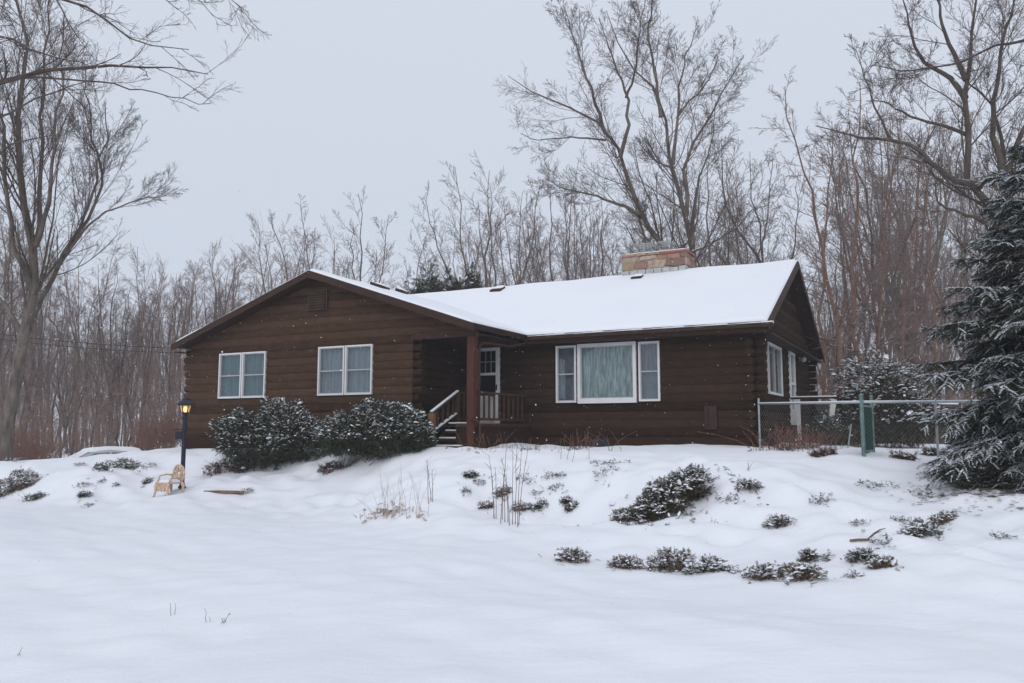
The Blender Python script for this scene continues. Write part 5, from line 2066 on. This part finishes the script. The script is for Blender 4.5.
LV5 = [dict(n=24, lenr=(.20, .42), ang=(20, 54), up=.05, wob=.14, t=(.24, .90), k=8, rr=.30, rmin=.008, shape=.5, sides=4),
      dict(n=9, lenr=(.26, .52), ang=(18, 42), up=.04, wob=.13, t=(.14, .93), k=5, rr=.5, rmin=.0055, sides=3),
      dict(n=6, lenr=(.32, .58), ang=(24, 54), up=.02, wob=.09, t=(.12, .94), k=4, rr=.6, rmin=.004),
      dict(n=3, lenr=(.3, .65), ang=(20, 48), up=.02, wob=.08, t=(.2, .95), k=3, rr=.6, rmin=.0033)]
rooted('bare_tree', 1006, d, S5, LV5, 25, 'bark_dark', 'twig_near', label='big gnarled bare oak with crooked limbs behind the spruce', cat='tree')

# reddish birches
LVB = [dict(n=34, lenr=(.18, .40), ang=(48, 78), up=.05, wob=.07, t=(.2, 1), k=7, rr=.34, rmin=.008, shape=.68, sides=4),
       dict(n=8, lenr=(.25, .5), ang=(28, 55), up=.02, wob=.09, t=(.15, .95), k=4, rr=.55, rmin=.0055),
       dict(n=6, lenr=(.3, .55), ang=(25, 50), up=-.01, wob=.09, t=(.15, .95), k=3, rr=.6, rmin=.0045)]
BIR = [(27.0, [(843, 446), (841, 354), (830, 296), (820, 240), (808, 190), (800, 160), (787, 110), (784, 88)], .105, 'leaning reddish birch nearest the house gable'),
       (27.5, [(855, 446), (854, 354), (854, 240), (857, 164), (860, 110), (861, 80)], .115, 'straight orange barked birch behind the rounded bush'),
       (28.0, [(872, 446), (877, 350), (882, 280), (885, 240), (889, 190), (896, 150), (898, 120)], .105, 'reddish birch right of the straight orange one, leaning right'),
       (31.0, [(826, 446), (824, 340), (822, 250), (828, 180), (832, 120)], .09, 'slim reddish birch between the gable and the leaning birch'),
       (33.0, [(902, 446), (904, 340), (910, 250), (918, 180), (922, 130)], .09, 'slim reddish birch between the birches and the oak'),
       (31.0, [(936, 446), (934, 340), (930, 260), (926, 200), (928, 140)], .08, 'slim reddish birch in front of the oak limbs')]
for k, (d, pts, r, lab) in enumerate(BIR):
    rooted('birch_tree', pts[0][0], d, [stem(d, pts, r, .015, 40 + k, .1)], LVB, 50 + k, 'bark_birch', 'twig_red', label=lab, cat='tree', group='reddish birches beside the house')


# ------------------------------------------------------------------ prototypes of woodland trees
def proto_stems(kind, h, r):
    out = []
    if kind == 'fan':                        # several stems from low down, like an elm or maple in the open
        out.append(([(0, 0, -.4), (0, 0, .12 * h), (r.uniform(-.03, .03) * h, 0, .5 * h), (r.uniform(-.06, .06) * h, 0, h)], .012 * h, .008))
        for k in range(6):
            a = 2 * PI * (k + r.uniform(-.3, .3)) / 6
            s = r.uniform(.14, .27) * h
            z0 = r.uniform(.12, .3) * h
            out.append(([(0, 0, z0), (math.cos(a) * s * .4, math.sin(a) * s * .4, z0 + .2 * h), (math.cos(a) * s * .8, math.sin(a) * s * .8, z0 + .42 * h), (math.cos(a) * s, math.sin(a) * s, h * r.uniform(.82, .98))], .0065 * h, .008))
    elif kind == 'tall':                     # slender woodland pole
        w = lambda s: r.uniform(-s, s) * h
        out.append(([(0, 0, -.4), (w(.015), w(.015), .22 * h), (w(.04), w(.04), .45 * h), (w(.055), w(.055), .7 * h), (w(.08), w(.08), h)], .0078 * h, .008))
    elif kind == 'fork':
        w = lambda s: r.uniform(-s, s) * h
        out.append(([(0, 0, -.4), (w(.01), w(.01), .25 * h), (w(.04), w(.03), .6 * h), (w(.08), w(.05), h)], .0105 * h, .008))
        out.append(([(0, 0, .28 * h), (.05 * h, w(.02), .45 * h), (.11 * h, w(.04), .7 * h), (.13 * h, w(.06), .95 * h)], .0065 * h, .008))
        out.append(([(0, 0, .35 * h), (-.06 * h, w(.03), .5 * h), (-.1 * h, w(.05), .88 * h)], .006 * h, .008))
    else:                                    # crooked
        w = lambda s: r.uniform(-s, s) * h
        out.append(([(0, 0, -.4), (w(.02), w(.02), .25 * h), (w(.08), w(.05), .5 * h), (w(.12), w(.08), .78 * h), (w(.15), w(.1), h)], .012 * h, .008))
        for k in range(4):
            a = r.uniform(0, 2 * PI)
            z0 = r.uniform(.3, .6) * h
            out.append(([(0, 0, z0), (math.cos(a) * .1 * h, math.sin(a) * .1 * h, z0 + .06 * h), (math.cos(a) * .2 * h, math.sin(a) * .2 * h, z0 + .22 * h)], .0055 * h, .008))
    return out


def proto(kind, h, seed):
    r = random.Random(seed)
    fan = kind == 'fan'
    LVP = [dict(n=15 if fan else (27 if kind == 'tall' else 18), lenr=(.2, .40) if kind != 'tall' else (.15, .32), ang=(20, 50) if kind != 'crook' else (26, 58), up=.055, wob=.09, t=(.30, .95), k=6, rr=.32, rmin=.008, sides=3, shape=.55),
           dict(n=7, lenr=(.28, .55), ang=(24, 52), up=.035, wob=.10, t=(.14, .95), k=4, rr=.55, rmin=.0058),
           dict(n=5, lenr=(.32, .6), ang=(24, 54), up=.02, wob=.09, t=(.12, .95), k=3, rr=.6, rmin=.0048)]
    return make_tree(proto_stems(kind, h, r), LVP, seed, 6)


PROTO = []
for k, kind in enumerate(('tall', 'tall', 'fork', 'fork', 'crook', 'fan', 'tall', 'fan', 'fork', 'tall')):
    tr, cr = proto(kind, 10.0, 300 + k)
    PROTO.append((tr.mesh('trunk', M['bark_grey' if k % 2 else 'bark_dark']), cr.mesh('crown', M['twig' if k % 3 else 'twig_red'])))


def wood_tree(px, d, h, k, seed, **kw):
    x, y = at(px, 430, d)[:2]
    r = random.Random(seed)
    root = empty('bare_tree', (x, y, gz(x, y)), r.uniform(0, 6.28), **kw)
    s = h / 10.0
    root.rotation_euler = (r.gauss(0, .05), r.gauss(0, .05), root.rotation_euler[2])
    root.scale = (s * r.uniform(.85, 1.15),) * 2 + (s,)
    link('trunk', PROTO[k][0], root)
    link('crown', PROTO[k][1], root)
    return root


def tree_h(row, d, px=500):
    p = at(px, 430, d)
    return at(px, row, d)[2] - gz(p[0], p[1])


# ones that stand out
for px, d, row, k, lab in ((354, 48, 196, 7, 'fan shaped bare tree standing alone above the left roof slope'),
                           (499, 46, 174, 5, 'pale bare tree rising behind the roof right of the dark conifers'),
                           (768, 44, 128, 4, 'dark crooked bare tree between the chimney and the birches'),
                           (565, 50, 186, 5, 'wide bare tree behind the roof left of the chimney'),
                           (448, 55, 232, 5, 'small bare tree behind the dark conifers'),
                           (285, 46, 214, 3, 'forked bare tree behind the peak of the left roof'),
                           (722, 48, 150, 7, 'fan shaped bare tree right behind the chimney trees'),
                           (600, 56, 200, 8, 'forked bare tree seen under the leaning tree left of the chimney')):
    wood_tree(px, d, tree_h(row, d, px), k, int(px), label=lab, cat='tree')

prof_x = [-80, 0, 60, 110, 160, 200, 240, 285, 310, 345, 400, 425, 445, 470, 500, 540, 580, 620, 700, 750, 800, 850, 900, 960, 1024, 1100]
prof_r = [200, 215, 240, 252, 247, 242, 228, 218, 240, 275, 285, 285, 250, 225, 205, 205, 196, 200, 196, 150, 126, 120, 112, 110, 105, 100]
rnd = random.Random(77)
n_left = 0
for zone, x0, x1, n, lab, grp in (('l', -70, 215, 88, 'thin bare tree in the dense woods left of the house', 'woods left of the house'),
                                  ('m', 215, 735, 44, 'thin bare tree in the woods showing above the house roof', 'woods behind the house'),
                                  ('r', 735, 1090, 64, 'thin bare tree in the woods right of the house', 'woods right of the house')):
    for k in range(n):
        px = x0 + (x1 - x0) * (k + rnd.random()) / n
        d = 38 + 42 * rnd.random() ** .9
        if zone != 'l':
            d = 40 + 40 * rnd.random()
        row = np.interp(px, prof_x, prof_r)
        h = tree_h(row, d, px) * rnd.choice((.4, .5, .6, .7, .78, .86, .94, 1.0))
        if h < 3:
            continue
        wood_tree(px, d, h, rnd.choice({'l': (0, 1, 2, 3, 6, 8, 9, 9, 0, 7), 'm': (5, 7, 2, 3, 8, 4, 5, 7, 0), 'r': (0, 6, 2, 3, 8, 5, 9, 7)}[zone]), 1000 + k + ord(zone[0]) * 300, label=lab, cat='tree', group=grp)

# dark conifers behind the roof
for k, (px, d, row, wd, lab) in enumerate(((424, 38, 277, 1.2, 'left of the three dark conifers peeping over the roof'),
                                           (445, 39, 279, 1.0, 'middle and lowest of the three dark conifers peeping over the roof'),
                                           (465, 38.5, 273, 1.15, 'right of the three dark conifers peeping over the roof'))):
    x, y = at(px, 430, d)[:2]
    z = gz(x, y)
    h = (HORIZON - row) / F_PX * d + EYE - z
    lob = [(0, 0, h * .5, wd * 1.0, wd, h * .52), (-.35, 0, h * .72, wd * .55, wd * .6, h * .24), (.4, .1, h * .76, wd * .5, wd * .6, h * .23)]
    shrub('conifer_tree', (x, y, z), lob, 6000, .30, 60 + k, 'far_conifer', .12, label=lab, cat='tree', group='dark conifers behind the roof')

# ------------------------------------------------------------------ undergrowth and the far wood: nobody could count them
rs = np.random.RandomState(8)


def thicket(name, n, pxr, dr, hr, l1, l2, mat, seed, r0=.016, **kw):
    rs = np.random.RandomState(seed)
    px = rs.uniform(*pxr, n)
    d = rs.uniform(*dr, n)
    q = np.array([at(a, 432, b_)[:2] for a, b_ in zip(px, d)])
    z = ground(q[:, 0], q[:, 1]) - .1
    h = rs.uniform(*hr, n)
    P = np.empty((n, 5, 3))
    ln = rs.normal(size=(n, 2)) * .10
    for k in range(5):
        t = k / 4
        P[:, k, :2] = q + ln * (h * t ** 1.3)[:, None] + rs.normal(size=(n, 2)) * .04 * (t > 0)
        P[:, k, 2] = z + h * t
    R = np.linspace(1, .25, 5)[None] * (h * r0 * .35)[:, None]
    R = np.maximum(R, .006)
    T = Tubes()
    T.add(P, R, 4)
    C, RC, LC = grow(P, R, h, rs, l1, (.2, .45), (25, 60), .08, .14, (.15, 1), 4, .55, .007, .4)
    T.add(C, RC, 3)
    if l2:
        C, RC, LC = grow(C, RC, LC, rs, l2, (.3, .6), (25, 60), .05, .14, (.2, 1), 3, .6, .006, .4)
        T.add(C, RC, 3)
    return link(name, T.mesh(name, M[mat]), None, kind='stuff', **kw)


thicket('undergrowth', 420, (-90, 235), (34, 60), (1.8, 5.5), 7, 4, 'brush', 1, .010, label='tangled leafless undergrowth in the woods left of the house', cat='undergrowth')
thicket('red_undergrowth', 130, (-10, 60), (31, 36), (.8, 2.1), 9, 4, 'brush_red', 2, label='low reddish brush at the edge of the left woods', cat='undergrowth')
thicket('red_undergrowth', 110, (135, 190), (31, 36), (.8, 1.7), 9, 4, 'brush_red', 3, label='low reddish brush between the car and the house corner', cat='undergrowth')
thicket('undergrowth', 330, (760, 1090), (33, 58), (1.5, 5.0), 8, 4, 'brush', 4, .010, label='tangled leafless undergrowth in the woods right of the house', cat='undergrowth')
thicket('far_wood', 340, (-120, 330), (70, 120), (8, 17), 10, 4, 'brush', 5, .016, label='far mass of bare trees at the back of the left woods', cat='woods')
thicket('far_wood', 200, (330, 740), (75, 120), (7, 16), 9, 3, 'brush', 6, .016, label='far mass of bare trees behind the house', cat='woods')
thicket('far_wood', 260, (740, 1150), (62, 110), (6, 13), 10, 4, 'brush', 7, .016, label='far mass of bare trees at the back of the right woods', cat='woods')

# ------------------------------------------------------------------ falling snow
rs = np.random.RandomState(4)
n = 5200
d = 4.5 + 20 * rs.rand(n) ** .7
px = rs.uniform(-250, 1270, n)
row = rs.uniform(-150, 640, n)
ray_ = np.array([ray(a, b_) for a, b_ in zip(px, row)])
t = d / ray_[:, 1]
pos = np.c_[ray_[:, 0] * t, d, EYE + ray_[:, 2] * t]
pos = pos[pos[:, 2] > ground(pos[:, 0], pos[:, 1]) + .1]
n = len(pos)
OV = np.array([(1, 0, 0), (0, 1, 0), (-1, 0, 0), (0, -1, 0), (0, 0, 1.0), (0, 0, -1.0)], float)
OF = np.array([(0, 1, 4), (1, 2, 4), (2, 3, 4), (3, 0, 4), (1, 0, 5), (2, 1, 5), (3, 2, 5), (0, 3, 5)])
r = .0042 * np.exp(rs.normal(size=n) * .35)
V = (pos[:, None, :] + OV[None] * r[:, None, None] * (1 + .3 * rs.normal(size=(n, 6, 1)).clip(-1, 1))).reshape(-1, 3)
Fq = (OF[None] + (np.arange(n) * 6)[:, None, None]).reshape(-1, 3)
link('falling_snow', np_mesh('falling_snow', V, Fq, M['clump_snow'], smooth=True), None, kind='stuff', label='small snowflakes drifting down in the air', cat='snow')

# ------------------------------------------------------------------ haze, sky, sun, camera
HAZE = .0010
if HAZE:
    m = bpy.data.materials.new('haze_air')
    m.use_nodes = True
    nt = m.node_tree
    nt.nodes.remove(nt.nodes['Principled BSDF'])
    pv = node(nt, 'ShaderNodeVolumePrincipled')
    pv.inputs['Color'].default_value = (.93, .94, .97, 1)
    pv.inputs['Density'].default_value = HAZE
    pv.inputs['Anisotropy'].default_value = 0
    nt.links.new(pv.outputs[0], nt.nodes['Material Output'].inputs['Volume'])
    hb = MB()
    hb.box(-170, -70, -1.8, 170, 200, 34)
    hb.build('haze', m, None, kind='stuff', label='thin grey winter haze filling the air', cat='haze')

w = bpy.data.worlds.new('World')
S.world = w
w.use_nodes = True
nt = w.node_tree
bg = nt.nodes['Background']
sky = node(nt, 'ShaderNodeTexSky', sky_type='NISHITA')
sky.sun_disc = False
SUN_EL, SUN_ROT = rad(34), rad(194)
sky.sun_elevation = SUN_EL
sky.sun_rotation = SUN_ROT
sky.dust_density = 4
tc = node(nt, 'ShaderNodeTexCoord')
sep = node(nt, 'ShaderNodeSeparateXYZ')
nt.links.new(tc.outputs['Generated'], sep.inputs[0])
cl = noise(nt, tc.outputs['Generated'], 1.6, 3)
el = math_n(nt, 'ADD', sep.outputs[2], math_n(nt, 'MULTIPLY', math_n(nt, 'SUBTRACT', cl, .5), .25))
over = ramp(nt, el, [(.0, (.625, .688, .80)), (.3, (.652, .709, .812)), (.55, (.685, .731, .838)), (1, (.80, .83, .93))])
sc = node(nt, 'ShaderNodeMix', data_type='RGBA', blend_type='MULTIPLY')
sc.inputs[0].default_value = 1
nt.links.new(over, sc.inputs[6])
sc.inputs[7].default_value = (10, 10, 10, 1)
nt.links.new(mixc(nt, .95, sky.outputs[0], sc.outputs[2]), bg.inputs[0])
bg.inputs[1].default_value = .1

sun = bpy.data.lights.new('Sun', 'SUN')
sun.energy = 1.0
sun.angle = rad(60)
sun.color = (1, .975, .94)
so = bpy.data.objects.new('Sun', sun)
COL.objects.link(so)
so.rotation_euler = (rad(56), 0, rad(-14))
so.location = (0, 0, 30)

cam = bpy.data.cameras.new('Camera')
cam.sensor_width = 36
cam.lens = 36 * F_PX / 1024
cam.clip_end = 600
cam.clip_start = .05
co = bpy.data.objects.new('Camera', cam)
COL.objects.link(co)
co.location = (0, 0, EYE)
co.rotation_euler = (PI / 2 + PITCH, 0, 0)
S.camera = co
S.view_settings.view_transform = 'Standard'
S.view_settings.look = 'None'
S.view_settings.exposure = 0
S.view_settings.gamma = 1
S.view_settings.use_curve_mapping = False
S.cycles.use_denoising = True
S.cycles.max_bounces = 6
S.cycles.diffuse_bounces = 3
S.cycles.transparent_max_bounces = 8
S.cycles.volume_bounces = 1
S.cycles.caustics_reflective = False
S.cycles.caustics_refractive = False
